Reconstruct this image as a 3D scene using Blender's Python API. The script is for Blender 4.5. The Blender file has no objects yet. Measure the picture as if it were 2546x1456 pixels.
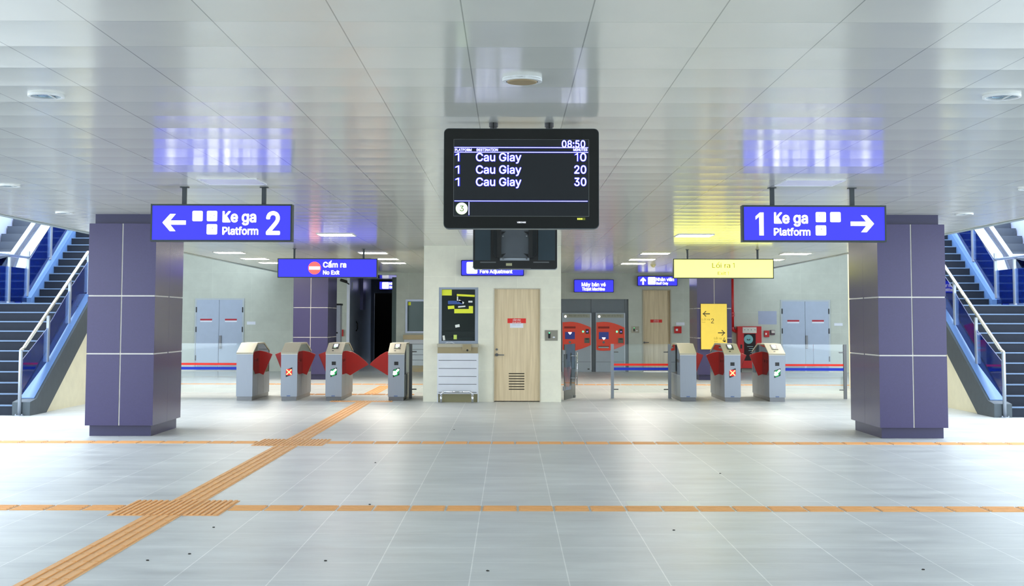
import bpy, bmesh, math, random
from mathutils import Vector, Matrix
random.seed(7)
scene = bpy.context.scene
COL = scene.collection
# ------------------------------------------------------------------ camera
F = 3370.0; EYE = 1.57; PITCH = math.radians(4.03)
PPY = 795 - math.tan(PITCH) * F
YAW = 5 / F; ROLL = 0.0020
f_ = Vector((math.sin(YAW) * math.cos(PITCH), math.cos(YAW) * math.cos(PITCH), math.sin(PITCH)))
r_ = Vector((math.cos(YAW), -math.sin(YAW), 0)); u_ = r_.cross(f_)
R_ = math.cos(ROLL) * r_ + math.sin(ROLL) * u_
U_ = -math.sin(ROLL) * r_ + math.cos(ROLL) * u_
cd = bpy.data.cameras.new('camera'); cam = bpy.data.objects.new('camera', cd); COL.objects.link(cam)
m = Matrix((R_, U_, -f_)).transposed().to_4x4(); m.translation = (0, 0, EYE)
cam.matrix_world = m
cd.sensor_width = 36; cd.lens = 36 * F / 2546
cd.shift_y = -(728 - PPY) / 2546
cd.clip_end = 200
scene.camera = cam
# ------------------------------------------------------------------ world, exposure
scene.view_settings.view_transform = 'Standard'; scene.view_settings.look = 'None'
scene.view_settings.gamma = 1; scene.view_settings.exposure = 0.0
scene.view_settings.use_curve_mapping = False
w = bpy.data.worlds.new('sky'); scene.world = w; w.use_nodes = True
bg = w.node_tree.nodes['Background']; bg.inputs[0].default_value = (0.80, 0.895, 1.0, 1); bg.inputs[1].default_value = 5.3
scene.cycles.max_bounces = 8; scene.cycles.transparent_max_bounces = 16
scene.cycles.sample_clamp_indirect = 6; scene.cycles.caustics_reflective = False; scene.cycles.caustics_refractive = False

def at(px, py, Y):
    d = f_ + R_ * ((px - 1273) / F) + U_ * ((PPY - py) / F)
    return Vector((0, 0, EYE)) + d * (Y / d.y)
def AX(px, Y): return at(px, 795, Y).x
def AZ(py, Y, px=1273): return at(px, py, Y).z
def rect(px0, py0, px1, py1, Y):
    cx = (px0 + px1) / 2; cy = (py0 + py1) / 2
    return at(px0, cy, Y).x, at(px1, cy, Y).x, at(cx, py1, Y).z, at(cx, py0, Y).z

# ------------------------------------------------------------------ materials
def lin(c): return tuple(((v / 255) / 12.92 if v / 255 <= .04045 else ((v / 255 + .055) / 1.055) ** 2.4) for v in c)
MATS = {}
def pmat(name, rgb, rough=.5, metal=0, emit=None, estr=1, var=.06, vscale=6, bump=0, spec=.5, stretch=(1, 1, 1), coat=0):
    if name in MATS: return MATS[name]
    mt = bpy.data.materials.new(name); mt.use_nodes = True; nt = mt.node_tree; N = nt.nodes; L = nt.links
    b = N['Principled BSDF']; c = lin(rgb)
    b.inputs['Roughness'].default_value = rough; b.inputs['Metallic'].default_value = metal
    b.inputs['Specular IOR Level'].default_value = spec
    if coat: b.inputs['Coat Weight'].default_value = coat; b.inputs['Coat Roughness'].default_value = .08
    tc = N.new('ShaderNodeTexCoord'); mp = N.new('ShaderNodeMapping'); mp.inputs['Scale'].default_value = stretch
    nz = N.new('ShaderNodeTexNoise'); nz.inputs['Scale'].default_value = vscale; nz.inputs['Detail'].default_value = 4
    rp = N.new('ShaderNodeMapRange'); rp.inputs['To Min'].default_value = 1 - var; rp.inputs['To Max'].default_value = 1 + var
    mx = N.new('ShaderNodeVectorMath'); mx.operation = 'SCALE'; mx.inputs[0].default_value = c
    L.new(tc.outputs['Object'], mp.inputs['Vector']); L.new(mp.outputs[0], nz.inputs['Vector'])
    L.new(nz.outputs['Fac'], rp.inputs['Value']); L.new(rp.outputs[0], mx.inputs['Scale'])
    L.new(mx.outputs[0], b.inputs['Base Color'])
    if bump:
        bp = N.new('ShaderNodeBump'); bp.inputs['Distance'].default_value = bump
        L.new(nz.outputs['Fac'], bp.inputs['Height']); L.new(bp.outputs[0], b.inputs['Normal'])
    if emit:
        b.inputs['Emission Color'].default_value = (*emit, 1); b.inputs['Emission Strength'].default_value = estr
    MATS[name] = mt; return mt
def glass(name, tint=(.93, .97, .96), refl=1.0, rough=.02):
    mt = bpy.data.materials.new(name); mt.use_nodes = True; nt = mt.node_tree; N = nt.nodes; L = nt.links
    N.remove(N['Principled BSDF']); out = N['Material Output']
    tr = N.new('ShaderNodeBsdfTransparent'); tr.inputs[0].default_value = (*tint, 1)
    gl = N.new('ShaderNodeBsdfGlossy'); gl.inputs['Roughness'].default_value = rough; gl.inputs[0].default_value = (.95, .97, 1, 1)
    fr = N.new('ShaderNodeFresnel'); fr.inputs[0].default_value = 1.5
    ml = N.new('ShaderNodeMath'); ml.operation = 'MULTIPLY'; ml.inputs[1].default_value = refl; ml.use_clamp = True
    mx = N.new('ShaderNodeMixShader')
    L.new(fr.outputs[0], ml.inputs[0]); L.new(ml.outputs[0], mx.inputs[0]); L.new(tr.outputs[0], mx.inputs[1]); L.new(gl.outputs[0], mx.inputs[2])
    L.new(mx.outputs[0], out.inputs[0]); return mt

def floor_mat():
    mt = bpy.data.materials.new('stone_floor_tiles'); mt.use_nodes = True; nt = mt.node_tree; N = nt.nodes; L = nt.links
    b = N['Principled BSDF']; tc = N.new('ShaderNodeTexCoord')
    mp = N.new('ShaderNodeMapping'); mp.inputs['Location'].default_value = (.24 + 12, -8.92 + 30 * .6, 0)
    bk = N.new('ShaderNodeTexBrick'); bk.offset = 0; bk.squash = 1
    bk.inputs['Scale'].default_value = 1; bk.inputs['Brick Width'].default_value = .6; bk.inputs['Row Height'].default_value = .6
    bk.inputs['Mortar Size'].default_value = .0038; bk.inputs['Mortar Smooth'].default_value = .1
    bk.inputs['Color1'].default_value = (.54, .565, .565, 1); bk.inputs['Color2'].default_value = (.60, .625, .62, 1)
    bk.inputs['Mortar'].default_value = (.80, .81, .80, 1)
    L.new(tc.outputs['Object'], mp.inputs['Vector']); L.new(mp.outputs[0], bk.inputs['Vector'])
    m2 = N.new('ShaderNodeMapping'); m2.inputs['Scale'].default_value = (.8, 2.2, 1); nz = N.new('ShaderNodeTexNoise')
    nz.inputs['Scale'].default_value = 1.5; nz.inputs['Detail'].default_value = 7; nz.inputs['Roughness'].default_value = .62
    L.new(tc.outputs['Object'], m2.inputs['Vector']); L.new(m2.outputs[0], nz.inputs['Vector'])
    rg = N.new('ShaderNodeMapRange'); rg.inputs['From Min'].default_value = .3; rg.inputs['From Max'].default_value = .7
    rg.inputs['To Min'].default_value = .82; rg.inputs['To Max'].default_value = 1.10
    L.new(nz.outputs['Fac'], rg.inputs['Value'])
    sc = N.new('ShaderNodeVectorMath'); sc.operation = 'SCALE'; L.new(bk.outputs['Color'], sc.inputs[0]); L.new(rg.outputs[0], sc.inputs['Scale'])
    L.new(sc.outputs[0], b.inputs['Base Color'])
    r2 = N.new('ShaderNodeMapRange'); r2.inputs['To Min'].default_value = .26; r2.inputs['To Max'].default_value = .46
    L.new(nz.outputs['Fac'], r2.inputs['Value']); L.new(r2.outputs[0], b.inputs['Roughness'])
    n3 = N.new('ShaderNodeTexNoise'); n3.inputs['Scale'].default_value = 16; n3.inputs['Detail'].default_value = 3
    L.new(m2.outputs[0], n3.inputs['Vector'])
    bp = N.new('ShaderNodeBump'); bp.inputs['Distance'].default_value = .0016; bp.inputs['Strength'].default_value = .7
    L.new(n3.outputs['Fac'], bp.inputs['Height']); L.new(bp.outputs[0], b.inputs['Normal'])
    b.inputs['Specular IOR Level'].default_value = .4
    return mt

def ceil_mat():
    mt = bpy.data.materials.new('glossy_metal_ceiling_panels'); mt.use_nodes = True; nt = mt.node_tree; N = nt.nodes; L = nt.links
    b = N['Principled BSDF']; tc = N.new('ShaderNodeTexCoord'); sp = N.new('ShaderNodeSeparateXYZ'); L.new(tc.outputs['Object'], sp.inputs[0])
    def mth(op, a, bb=None, c=None):
        n = N.new('ShaderNodeMath'); n.operation = op
        for i, v in enumerate((a, bb, c)):
            if v is None: continue
            if isinstance(v, (int, float)): n.inputs[i].default_value = v
            else: L.new(v, n.inputs[i])
        return n.outputs[0]
    fx = mth('PINGPONG', mth('ADD', sp.outputs['X'], .225 + 18.12), .302)    # distance to the seam lines along the hall
    fy = mth('PINGPONG', mth('ADD', sp.outputs['Y'], -6.44 + 24.4), .305)
    lx = mth('LESS_THAN', fx, .0032); ly = mth('LESS_THAN', fy, .0028)
    # panel colour and per-panel tint
    cb = N.new('ShaderNodeCombineXYZ')
    L.new(mth('FLOOR', mth('DIVIDE', mth('ADD', sp.outputs['X'], .225 + 18.12), .604)), cb.inputs[0])
    L.new(mth('FLOOR', mth('DIVIDE', mth('ADD', sp.outputs['Y'], -6.44 + 24.4), .61)), cb.inputs[1])
    wn = N.new('ShaderNodeTexWhiteNoise'); wn.noise_dimensions = '2D'; L.new(cb.outputs[0], wn.inputs['Vector'])
    tint = mth('MULTIPLY_ADD', wn.outputs['Value'], .05, .975)
    col = N.new('ShaderNodeVectorMath'); col.operation = 'SCALE'; col.inputs[0].default_value = (.685, .69, .63); L.new(tint, col.inputs['Scale'])
    dark = N.new('ShaderNodeMix'); dark.data_type = 'RGBA'; dark.inputs['B'].default_value = (.10, .11, .10, 1)
    L.new(col.outputs[0], dark.inputs['A']); L.new(mth('MULTIPLY', lx, .6), dark.inputs['Factor'])
    d2 = N.new('ShaderNodeMix'); d2.data_type = 'RGBA'; d2.inputs['B'].default_value = (.30, .32, .30, 1)
    L.new(dark.outputs['Result'], d2.inputs['A']); L.new(mth('MULTIPLY', ly, .6), d2.inputs['Factor'])
    L.new(d2.outputs['Result'], b.inputs['Base Color'])
    # every panel bows a little across the hall, with small waves in the sheet
    q = mth('SUBTRACT', .305, fy); bow = mth('MULTIPLY', mth('MULTIPLY', q, q), .026)
    edge = mth('MULTIPLY', mth('SMOOTH_MIN', fy, .02, .01), .12)
    nz = N.new('ShaderNodeTexNoise'); nz.inputs['Scale'].default_value = 3.0; nz.inputs['Detail'].default_value = 1
    L.new(tc.outputs['Object'], nz.inputs['Vector'])
    ht = mth('ADD', mth('ADD', bow, mth('MULTIPLY', nz.outputs['Fac'], .0012)), mth('MULTIPLY', wn.outputs['Value'], 0))
    bp = N.new('ShaderNodeBump'); bp.inputs['Distance'].default_value = 1; bp.inputs['Strength'].default_value = 1
    L.new(ht, bp.inputs['Height']); L.new(bp.outputs[0], b.inputs['Normal'])
    b.inputs['Roughness'].default_value = .16; b.inputs['Specular IOR Level'].default_value = .5
    return mt

def wall_mat(name, rgb, bw=1.2, bh=.6, warm=.03):
    mt = bpy.data.materials.new(name); mt.use_nodes = True; nt = mt.node_tree; N = nt.nodes; L = nt.links
    b = N['Principled BSDF']; tc = N.new('ShaderNodeTexCoord'); sp = N.new('ShaderNodeSeparateXYZ'); cb = N.new('ShaderNodeCombineXYZ')
    ad = N.new('ShaderNodeMath'); ad.operation = 'ADD'
    L.new(tc.outputs['Object'], sp.inputs[0]); L.new(sp.outputs['X'], ad.inputs[0]); L.new(sp.outputs['Y'], ad.inputs[1])
    L.new(ad.outputs[0], cb.inputs[0]); L.new(sp.outputs['Z'], cb.inputs[1])
    bk = N.new('ShaderNodeTexBrick'); bk.offset = 0; c = lin(rgb)
    bk.inputs['Scale'].default_value = 1; bk.inputs['Brick Width'].default_value = bw; bk.inputs['Row Height'].default_value = bh
    bk.inputs['Mortar Size'].default_value = .003; bk.inputs['Color1'].default_value = (*c, 1)
    bk.inputs['Color2'].default_value = (*[v * .96 for v in c], 1); bk.inputs['Mortar'].default_value = (*[v * 1.12 for v in c], 1)
    L.new(cb.outputs[0], bk.inputs['Vector'])
    nz = N.new('ShaderNodeTexNoise'); nz.inputs['Scale'].default_value = 3; nz.inputs['Detail'].default_value = 8; nz.inputs['Roughness'].default_value = .65
    L.new(tc.outputs['Object'], nz.inputs['Vector'])
    rg = N.new('ShaderNodeMapRange'); rg.inputs['From Min'].default_value = .3; rg.inputs['From Max'].default_value = .7
    rg.inputs['To Min'].default_value = .93; rg.inputs['To Max'].default_value = 1.05; L.new(nz.outputs['Fac'], rg.inputs['Value'])
    sc = N.new('ShaderNodeVectorMath'); sc.operation = 'SCALE'; L.new(bk.outputs['Color'], sc.inputs[0]); L.new(rg.outputs[0], sc.inputs['Scale'])
    L.new(sc.outputs[0], b.inputs['Base Color']); b.inputs['Roughness'].default_value = .6; return mt

def wood_mat():
    mt = bpy.data.materials.new('pale_oak_veneer'); mt.use_nodes = True; nt = mt.node_tree; N = nt.nodes; L = nt.links
    b = N['Principled BSDF']; tc = N.new('ShaderNodeTexCoord'); mp = N.new('ShaderNodeMapping'); mp.inputs['Scale'].default_value = (14, 14, .7)
    nz = N.new('ShaderNodeTexNoise'); nz.inputs['Scale'].default_value = 1.6; nz.inputs['Detail'].default_value = 5
    cr = N.new('ShaderNodeValToRGB'); cr.color_ramp.elements[0].position = .3; cr.color_ramp.elements[1].position = .75
    cr.color_ramp.elements[0].color = (*lin((206, 187, 150)), 1); cr.color_ramp.elements[1].color = (*lin((232, 215, 180)), 1)
    L.new(tc.outputs['Object'], mp.inputs['Vector']); L.new(mp.outputs[0], nz.inputs['Vector']); L.new(nz.outputs['Fac'], cr.inputs[0])
    L.new(cr.outputs[0], b.inputs['Base Color']); b.inputs['Roughness'].default_value = .45; return mt

FLOOR = floor_mat(); CEIL = ceil_mat(); WOOD = wood_mat()
BOOTHW = wall_mat('cream_stone_cladding', (232, 232, 214))
BACKW = wall_mat('grey_green_stone_cladding', (196, 202, 190))
STAIRW = wall_mat('cream_plaster', (240, 232, 200), 3, 3)
PURPLE = pmat('purple_column_cladding', (58, 52, 92), .24, var=.10, vscale=60, spec=.38, coat=.06)
PLINTH = pmat('purple_plinth', (42, 40, 78), .35, vscale=60)
JOINT = pmat('white_joint_strip', (225, 222, 212), .5)
SEAM = pmat('dark_seam', (50, 48, 80), .5)
STEEL = pmat('brushed_stainless', (150, 158, 168), .42, .55, stretch=(30, 30, 1), vscale=4, var=.05)
STEELD = pmat('dark_stainless', (120, 122, 124), .35, .8)
CHROME = pmat('polished_chrome', (215, 218, 225), .12, 1)
STEELW = pmat('warm_stainless', (178, 174, 156), .48, .5, stretch=(30, 1, 1))
BLACK = pmat('black_plastic', (22, 24, 24), .35)
BLACKG = pmat('black_glass_bezel', (16, 18, 18), .2)
SCREENM = pmat('dark_lcd_screen', (26, 29, 32), .3, spec=.2, emit=(.010, .012, .014), estr=1)
FRAME = pmat('dark_green_grey_frame', (38, 52, 52), .4)
RODM = pmat('dark_grey_rod', (58, 66, 70), .45)
BLUE = pmat('lit_blue_acrylic', (20, 20, 140), .5, spec=.2, emit=(.062, .062, 1.25), estr=1)
WHITEL = pmat('lit_white_acrylic', (255, 255, 255), .4, emit=(1, 1, 1.05), estr=1.5)
YELLOWL = pmat('lit_yellow_acrylic', (250, 250, 120), .4, emit=(1.2, 1.18, .15), estr=1.9)
REDL = pmat('lit_red_acrylic', (255, 80, 80), .4, emit=(1.6, .14, .12), estr=1)
OLIVE = pmat('olive_lettering', (84, 84, 14), .6, spec=.1)
TXTW = pmat('screen_white_text', (255, 255, 255), .4, emit=(1, 1, 1.1), estr=1.3)
TXTB = pmat('screen_blue_outline', (20, 20, 160), .4, emit=(.01, .012, .42), estr=1)
SCREENG = pmat('screen_green_circle', (200, 240, 170), .4, emit=(.8, 1.0, .6), estr=1.1)
LAMP = pmat('lit_lamp_diffuser', (255, 255, 255), .5, emit=(1, .93, .82), estr=50)
UNLIT = pmat('pale_lamp_diffuser', (225, 225, 240), .25)
ORANGE = pmat('orange_tactile_tile', (226, 170, 108), .5, var=.08, vscale=8)
RED = pmat('red_flap_plastic', (205, 32, 22), .4)
REDP = pmat('red_enamel', (196, 26, 26), .35)
REDV = pmat('vermilion_machine_front', (248, 76, 52), .4)
GREYM = pmat('grey_machine_enamel', (165, 178, 188), .4)
GREYA = pmat('slate_grey_alcove_panel', (118, 128, 136), .5)
PALEG = pmat('pale_header_plate', (165, 168, 152), .5)
WHITE = pmat('white_laminate', (212, 218, 226), .45)
PLATE = pmat('white_label_plate', (225, 230, 240), .4)
DOORG = pmat('light_blue_grey_door_paint', (170, 184, 204), .4)
STONE = pmat('dark_stone_tread', (26, 34, 46), .5, spec=.2, var=.2, vscale=12)
STONE2 = pmat('grey_stone_stringer', (70, 80, 86), .45, spec=.3, var=.2, vscale=9)
NOSE = pmat('steel_nosing', (95, 120, 150), .5, .0)
CURB = pmat('pale_stone_curb', (90, 125, 175), .45, vscale=9)
BLUEB = pmat('blue_barrier_band', (8, 40, 190), .5, emit=(0, .01, .12), estr=1)
REDB = pmat('red_barrier_band', (232, 36, 18), .5, emit=(.25, .01, .003), estr=1)
TEAL = pmat('teal_disc', (120, 180, 182), .4)
NAVY = pmat('navy_touch_screen', (22, 40, 110), .25, emit=(.006, .015, .10), estr=1)
GREENL = pmat('lit_green', (40, 255, 120), .4, emit=(.25, 2.2, .7), estr=1)
ARROWW = pmat('lit_white_green_arrow', (255, 255, 255), .4, emit=(1.6, 3.0, 1.9), estr=1.5)
XRED = pmat('lit_red_cross', (255, 60, 30), .4, emit=(3.2, .9, .35), estr=1.3)
XGLOW = pmat('lit_red_panel', (200, 20, 20), .4, emit=(.6, .01, .01), estr=1)
GGLOW = pmat('lit_green_panel', (0, 110, 50), .4, emit=(0, .17, .05), estr=1)
READER = pmat('lit_reader_screen', (225, 235, 255), .4, emit=(.85, .92, 1.2), estr=1)
YTAPE = pmat('yellow_tape', (214, 222, 60), .6, emit=(.10, .11, .0), estr=1)
WTAPE = pmat('white_sticker', (235, 240, 235), .6)
BTAPE = pmat('blue_tape', (60, 90, 160), .6)
SIGNRED = pmat('red_notice', (226, 44, 36), .5)
SIGNY = pmat('yellow_notice_board', (244, 214, 88), .45)
INK = pmat('black_ink', (28, 26, 18), .6)
INKO = pmat('ochre_ink', (170, 140, 30), .6)
BROWN = pmat('brown_speaker_grille', (150, 130, 95), .6, vscale=200, var=.2)
RIM = pmat('white_ring', (225, 228, 228), .3)
DARKM = pmat('dark_elevator_metal', (150, 162, 186), .3, .1, vscale=3, var=.2, stretch=(6, 6, .3))
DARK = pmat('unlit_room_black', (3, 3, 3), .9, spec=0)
LINTEL = pmat('blue_grey_lintel', (74, 84, 102), .5)
BROWNS = pmat('tan_stainless', (165, 152, 120), .35, .5)
GAL = pmat('aluminium_frame', (165, 176, 192), .3, .6)
PAPER = pmat('pale_lilac_paper', (166, 176, 200), .6)
CRUMB = pmat('dark_crumb', (45, 42, 38), .8)
CLADW = pmat('bright_escalator_cladding', (205, 216, 245), .3)
CLADB = pmat('deep_blue_escalator_panel', (26, 52, 165), .3)
HAND = pmat('pale_handrail', (225, 230, 240), .35)
TOOTH = pmat('escalator_step_metal', (70, 78, 88), .4, .4)
def film(mt, rgb, fac):
    nt = mt.node_tree; N = nt.nodes; L = nt.links; out = N['Material Output']; src = out.inputs[0].links[0].from_socket
    df = N.new('ShaderNodeBsdfDiffuse'); df.inputs[0].default_value = (*lin(rgb), 1); mx = N.new('ShaderNodeMixShader'); mx.inputs[0].default_value = fac
    L.new(src, mx.inputs[1]); L.new(df.outputs[0], mx.inputs[2]); L.new(mx.outputs[0], out.inputs[0]); return mt
GLS = glass('clear_glass', (.955, .98, .97)); GLB = film(glass('blue_tinted_glass', (.66, .78, .96), 1.0), (10, 52, 150), .14)
GLBOX = glass('smoky_gate_glass', (.62, .64, .62), 1.6); GLWIN = glass('booth_glass', (.80, .86, .84), 1.4)
DKIN = pmat('dark_booth_interior', (110, 124, 120), .7)
DKIN2 = pmat('booth_desk', (40, 54, 60), .6)

# ------------------------------------------------------------------ mesh builder
ORG = {}
class MB:
    def __init__(s, xf=None): s.bm = bmesh.new(); s.xf = xf
    def _add(s, verts, faces):
        vs = [s.bm.verts.new(s.xf @ Vector(v) if s.xf else v) for v in verts]
        for fc in faces:
            try: s.bm.faces.new([vs[i] for i in fc])
            except ValueError: pass
        return s
    def box(s, x0, x1, y0, y1, z0, z1):
        x0, x1 = min(x0, x1), max(x0, x1); y0, y1 = min(y0, y1), max(y0, y1); z0, z1 = min(z0, z1), max(z0, z1)
        v = [(x0,y0,z0),(x1,y0,z0),(x1,y1,z0),(x0,y1,z0),(x0,y0,z1),(x1,y0,z1),(x1,y1,z1),(x0,y1,z1)]
        return s._add(v, [(0,3,2,1),(4,5,6,7),(0,1,5,4),(1,2,6,5),(2,3,7,6),(3,0,4,7)])
    def prism(s, pts, axis, a0, a1):
        n = len(pts)
        def mk(p, a): return {'x': (a, p[0], p[1]), 'y': (p[0], a, p[1]), 'z': (p[0], p[1], a)}[axis]
        v = [mk(p, a0) for p in pts] + [mk(p, a1) for p in pts]
        fs = [tuple(range(n)), tuple(range(2 * n - 1, n - 1, -1))] + [(i, (i + 1) % n, (i + 1) % n + n, i + n) for i in range(n)]
        return s._add(v, fs)
    def cyl(s, p0, p1, r, n=14, r2=None):
        p0 = Vector(p0); p1 = Vector(p1); d = (p1 - p0).normalized(); r2 = r if r2 is None else r2
        a = d.orthogonal().normalized(); b = d.cross(a)
        v = []
        for p, rr in ((p0, r), (p1, r2)):
            for i in range(n):
                t = 2 * math.pi * i / n; v.append(tuple(p + (a * math.cos(t) + b * math.sin(t)) * rr))
        fs = [tuple(range(n - 1, -1, -1)), tuple(range(n, 2 * n))] + [(i, (i + 1) % n, (i + 1) % n + n, i + n) for i in range(n)]
        return s._add(v, fs)
    def sph(s, c, r, n=10, sz=1):
        v = [(c[0], c[1], c[2] + r * sz)]
        for j in range(1, n):
            ph = math.pi * j / n
            for i in range(2 * n):
                t = math.pi * i / n; v.append((c[0] + r * math.sin(ph) * math.cos(t), c[1] + r * math.sin(ph) * math.sin(t), c[2] + r * sz * math.cos(ph)))
        v.append((c[0], c[1], c[2] - r * sz)); m = 2 * n; fs = []
        for i in range(m):
            fs.append((0, 1 + i, 1 + (i + 1) % m)); fs.append((len(v) - 1, len(v) - 1 - m + (i + 1) % m, len(v) - 1 - m + i))
            for j in range(n - 2):
                a = 1 + j * m + i; b = 1 + j * m + (i + 1) % m; fs.append((a, a + m, b + m, b))
        return s._add(v, fs)
    def tube(s, pts, r, n=12):
        for i in range(len(pts) - 1): s.cyl(pts[i], pts[i + 1], r, n)
        for p in pts[1:-1]: s.sph(p, r, 6)
        return s
    def ring(s, c, ro, ri, z0, z1, n=36):
        v = []
        for r, z in ((ro, z0), (ri, z0), (ri, z1), (ro, z1)):
            for i in range(n):
                t = 2 * math.pi * i / n; v.append((c[0] + r * math.cos(t), c[1] + r * math.sin(t), z))
        fs = []
        for k in range(4):
            for i in range(n):
                a = k * n + i; b = k * n + (i + 1) % n; k2 = ((k + 1) % 4) * n; fs.append((a, b, k2 + (i + 1) % n, k2 + i))
        return s._add(v, fs)
    def rrect(s, x0, x1, z0, z1, r, y0, y1, n=5):
        p = []
        for cx, cz, a in ((x1 - r, z1 - r, 0), (x0 + r, z1 - r, 90), (x0 + r, z0 + r, 180), (x1 - r, z0 + r, 270)):
            for i in range(n + 1):
                t = math.radians(a + 90 * i / n); p.append((cx + r * math.cos(t), cz + r * math.sin(t)))
        return s.prism(p, 'y', y0, y1)
    def text(s, txt, x0, x1, z0, cap, y, depth=.002, bold=0, capch='H'):
        """lettering facing -y: baseline z0, capital height cap, stretched between x0 and x1"""
        me, bb = glyphs(txt, 0); h = capheight(0)
        d = bold * cap; x0 += d; x1 -= d; z0 += d * .6; cap -= d * 1.2
        sx = (x1 - x0) / (bb[1] - bb[0]); sz = cap / h
        for k in range(9 if bold else 1):
            ox = d * math.cos(k * math.pi / 4) if k < 8 and bold else 0; oz = d * math.sin(k * math.pi / 4) if k < 8 and bold else 0
            v = [((p.x - bb[0]) * sx + x0 + ox, y - (depth - k * .00004 if p.z > 0 else 0), p.y * sz + z0 + oz) for p in (q.co for q in me.vertices)]
            s._add(v, [tuple(f.vertices) for f in me.polygons])
        return s
    def one(s, x0, x1, z0, cap, y, depth=.002, stem=.42):
        w_ = x1 - x0; a = x1 - w_ * stem; t = z0 + cap
        return s.prism([(a, z0), (x1, z0), (x1, t), (x1 - w_ * stem * .85, t), (x0, t - cap * .17), (x0, t - cap * .17 - w_ * stem * .75), (a, t - cap * .14 - w_ * stem * .2)], 'y', y - depth, y)
    def disc(s, cx, cz, r, y0, y1, n=28, sx=1):
        return s.prism([(cx + r * sx * math.cos(2 * math.pi * i / n), cz + r * math.sin(2 * math.pi * i / n)) for i in range(n)], 'y', y0, y1)
    def build(s, name, mat, parent=None, smooth=False, bevel=0):
        bmesh.ops.recalc_face_normals(s.bm, faces=s.bm.faces)
        o = Vector((0, 0, 0)) if parent is None else ORG[parent.name]
        if o.length: bmesh.ops.translate(s.bm, verts=s.bm.verts, vec=-o)
        me = bpy.data.meshes.new(name); s.bm.to_mesh(me); s.bm.free()
        me.materials.append(mat)
        if smooth:
            for p in me.polygons: p.use_smooth = True
        ob = bpy.data.objects.new(name, me); COL.objects.link(ob); ob.parent = parent; ORG[ob.name] = o
        if bevel:
            bv = ob.modifiers.new('bevel', 'BEVEL'); bv.width = bevel; bv.segments = 2; bv.limit_method = 'ANGLE'
        return ob
_g = {}
try:   # the sans-serif that ships inside Blender; the built-in font if it is missing
    FONT = bpy.data.fonts.load(bpy.utils.resource_path('LOCAL') + '/datafiles/fonts/Inter.woff2')
except Exception:
    FONT = None
def glyphs(txt, bold):
    k = (txt, bold)
    if k not in _g:
        cu = bpy.data.curves.new('t', 'FONT'); cu.body = txt; cu.size = 1; cu.extrude = .01; cu.offset = bold; cu.resolution_u = 3
        if FONT: cu.font = FONT
        ob = bpy.data.objects.new('t', cu); COL.objects.link(ob); bpy.context.view_layer.update()
        me = bpy.data.meshes.new_from_object(ob.evaluated_get(bpy.context.evaluated_depsgraph_get()))
        bpy.data.objects.remove(ob); bpy.data.curves.remove(cu)
        xs = [v.co.x for v in me.vertices]; ys = [v.co.y for v in me.vertices]
        _g[k] = (me, (min(xs), max(xs), min(ys), max(ys)))
    return _g[k]
def capheight(bold): return glyphs('H', bold)[1][3]

def tag(o, label, cat, group=None):
    o['label'] = label; o['category'] = cat
    if group: o['group'] = group
    return o
def thing(name, label, cat, loc, group=None):
    o = bpy.data.objects.new(name, None); COL.objects.link(o); o.location = loc; o.empty_display_size = .2
    ORG[o.name] = Vector(loc); return tag(o, label, cat, group)
def struct(name, mb, mat, label=None, **k):
    o = mb.build(name, mat, **k); o['kind'] = 'structure'
    if label: o['label'] = label; o['category'] = name.split('_')[0]
    return o
def lab(o, t): o['label'] = t; return o

def holes(mb, x0, x1, z0, z1, y0, y1, hs):
    xs = sorted({x0, x1, *[h[0] for h in hs], *[h[1] for h in hs]}); zs = sorted({z0, z1, *[h[2] for h in hs], *[h[3] for h in hs]})
    for i in range(len(xs) - 1):
        for j in range(len(zs) - 1):
            cx = (xs[i] + xs[i + 1]) / 2; cz = (zs[j] + zs[j + 1]) / 2
            if any(h[0] < cx < h[1] and h[2] < cz < h[3] for h in hs): continue
            mb.box(xs[i], xs[i + 1], y0, y1, zs[j], zs[j + 1])
    return mb

# ------------------------------------------------------------------ room shell
CE = 3.0; CL, CR = -6.95, 7.14; YB = 41.5
struct('floor', MB().box(-17, 17, -30, 56, -.15, 0), FLOOR, 'pale grey stone tiled concourse floor')
struct('ceiling', MB().box(CL, CR, -30, YB + 8, CE, CE + .12), CEIL, 'glossy grey metal panel ceiling')
tb = MB(); tb.box(CL - .12, CL, -30, YB, CE - .01, CE + .35); struct('trim_1', tb, pmat('ceiling_edge_fascia', (150, 160, 158), .4), 'metal fascia along the left edge of the ceiling')
tb = MB(); tb.box(CR, CR + .12, -30, YB, CE - .01, CE + .35); struct('trim_2', tb, MATS['ceiling_edge_fascia'], 'metal fascia along the right edge of the ceiling')

struct('wall_near_added', MB().box(-17, 17, -30.2, -30, 0, 6), wall_mat('grey_stone_cladding_behind', (150, 154, 150)), 'unseen stone clad wall added behind the camera to darken the reflections')  # unseen wall, added so the screens reflect no bright sky
HS = pmat('added_soffit', (170, 176, 172), .6)
for k, (xa, xb, nm) in enumerate(((-16, CL - .12, 'left'), (CR + .12, 16, 'right'))):  # soffits and outer walls added to block sky light on the far wall
    struct('ceiling', MB().box(xa, xb, 34.2, YB, 4.75, 4.9), HS, f'unseen higher soffit added to shade the {nm} corner of the far wall')
    xw = -16 if k == 0 else 15.8
    struct('wall_' + nm, MB().box(xw, xw + .2, 34.2, YB, 0, 4.75), BACKW, f'outer wall added to keep sky light off the far {nm} corner')
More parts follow.
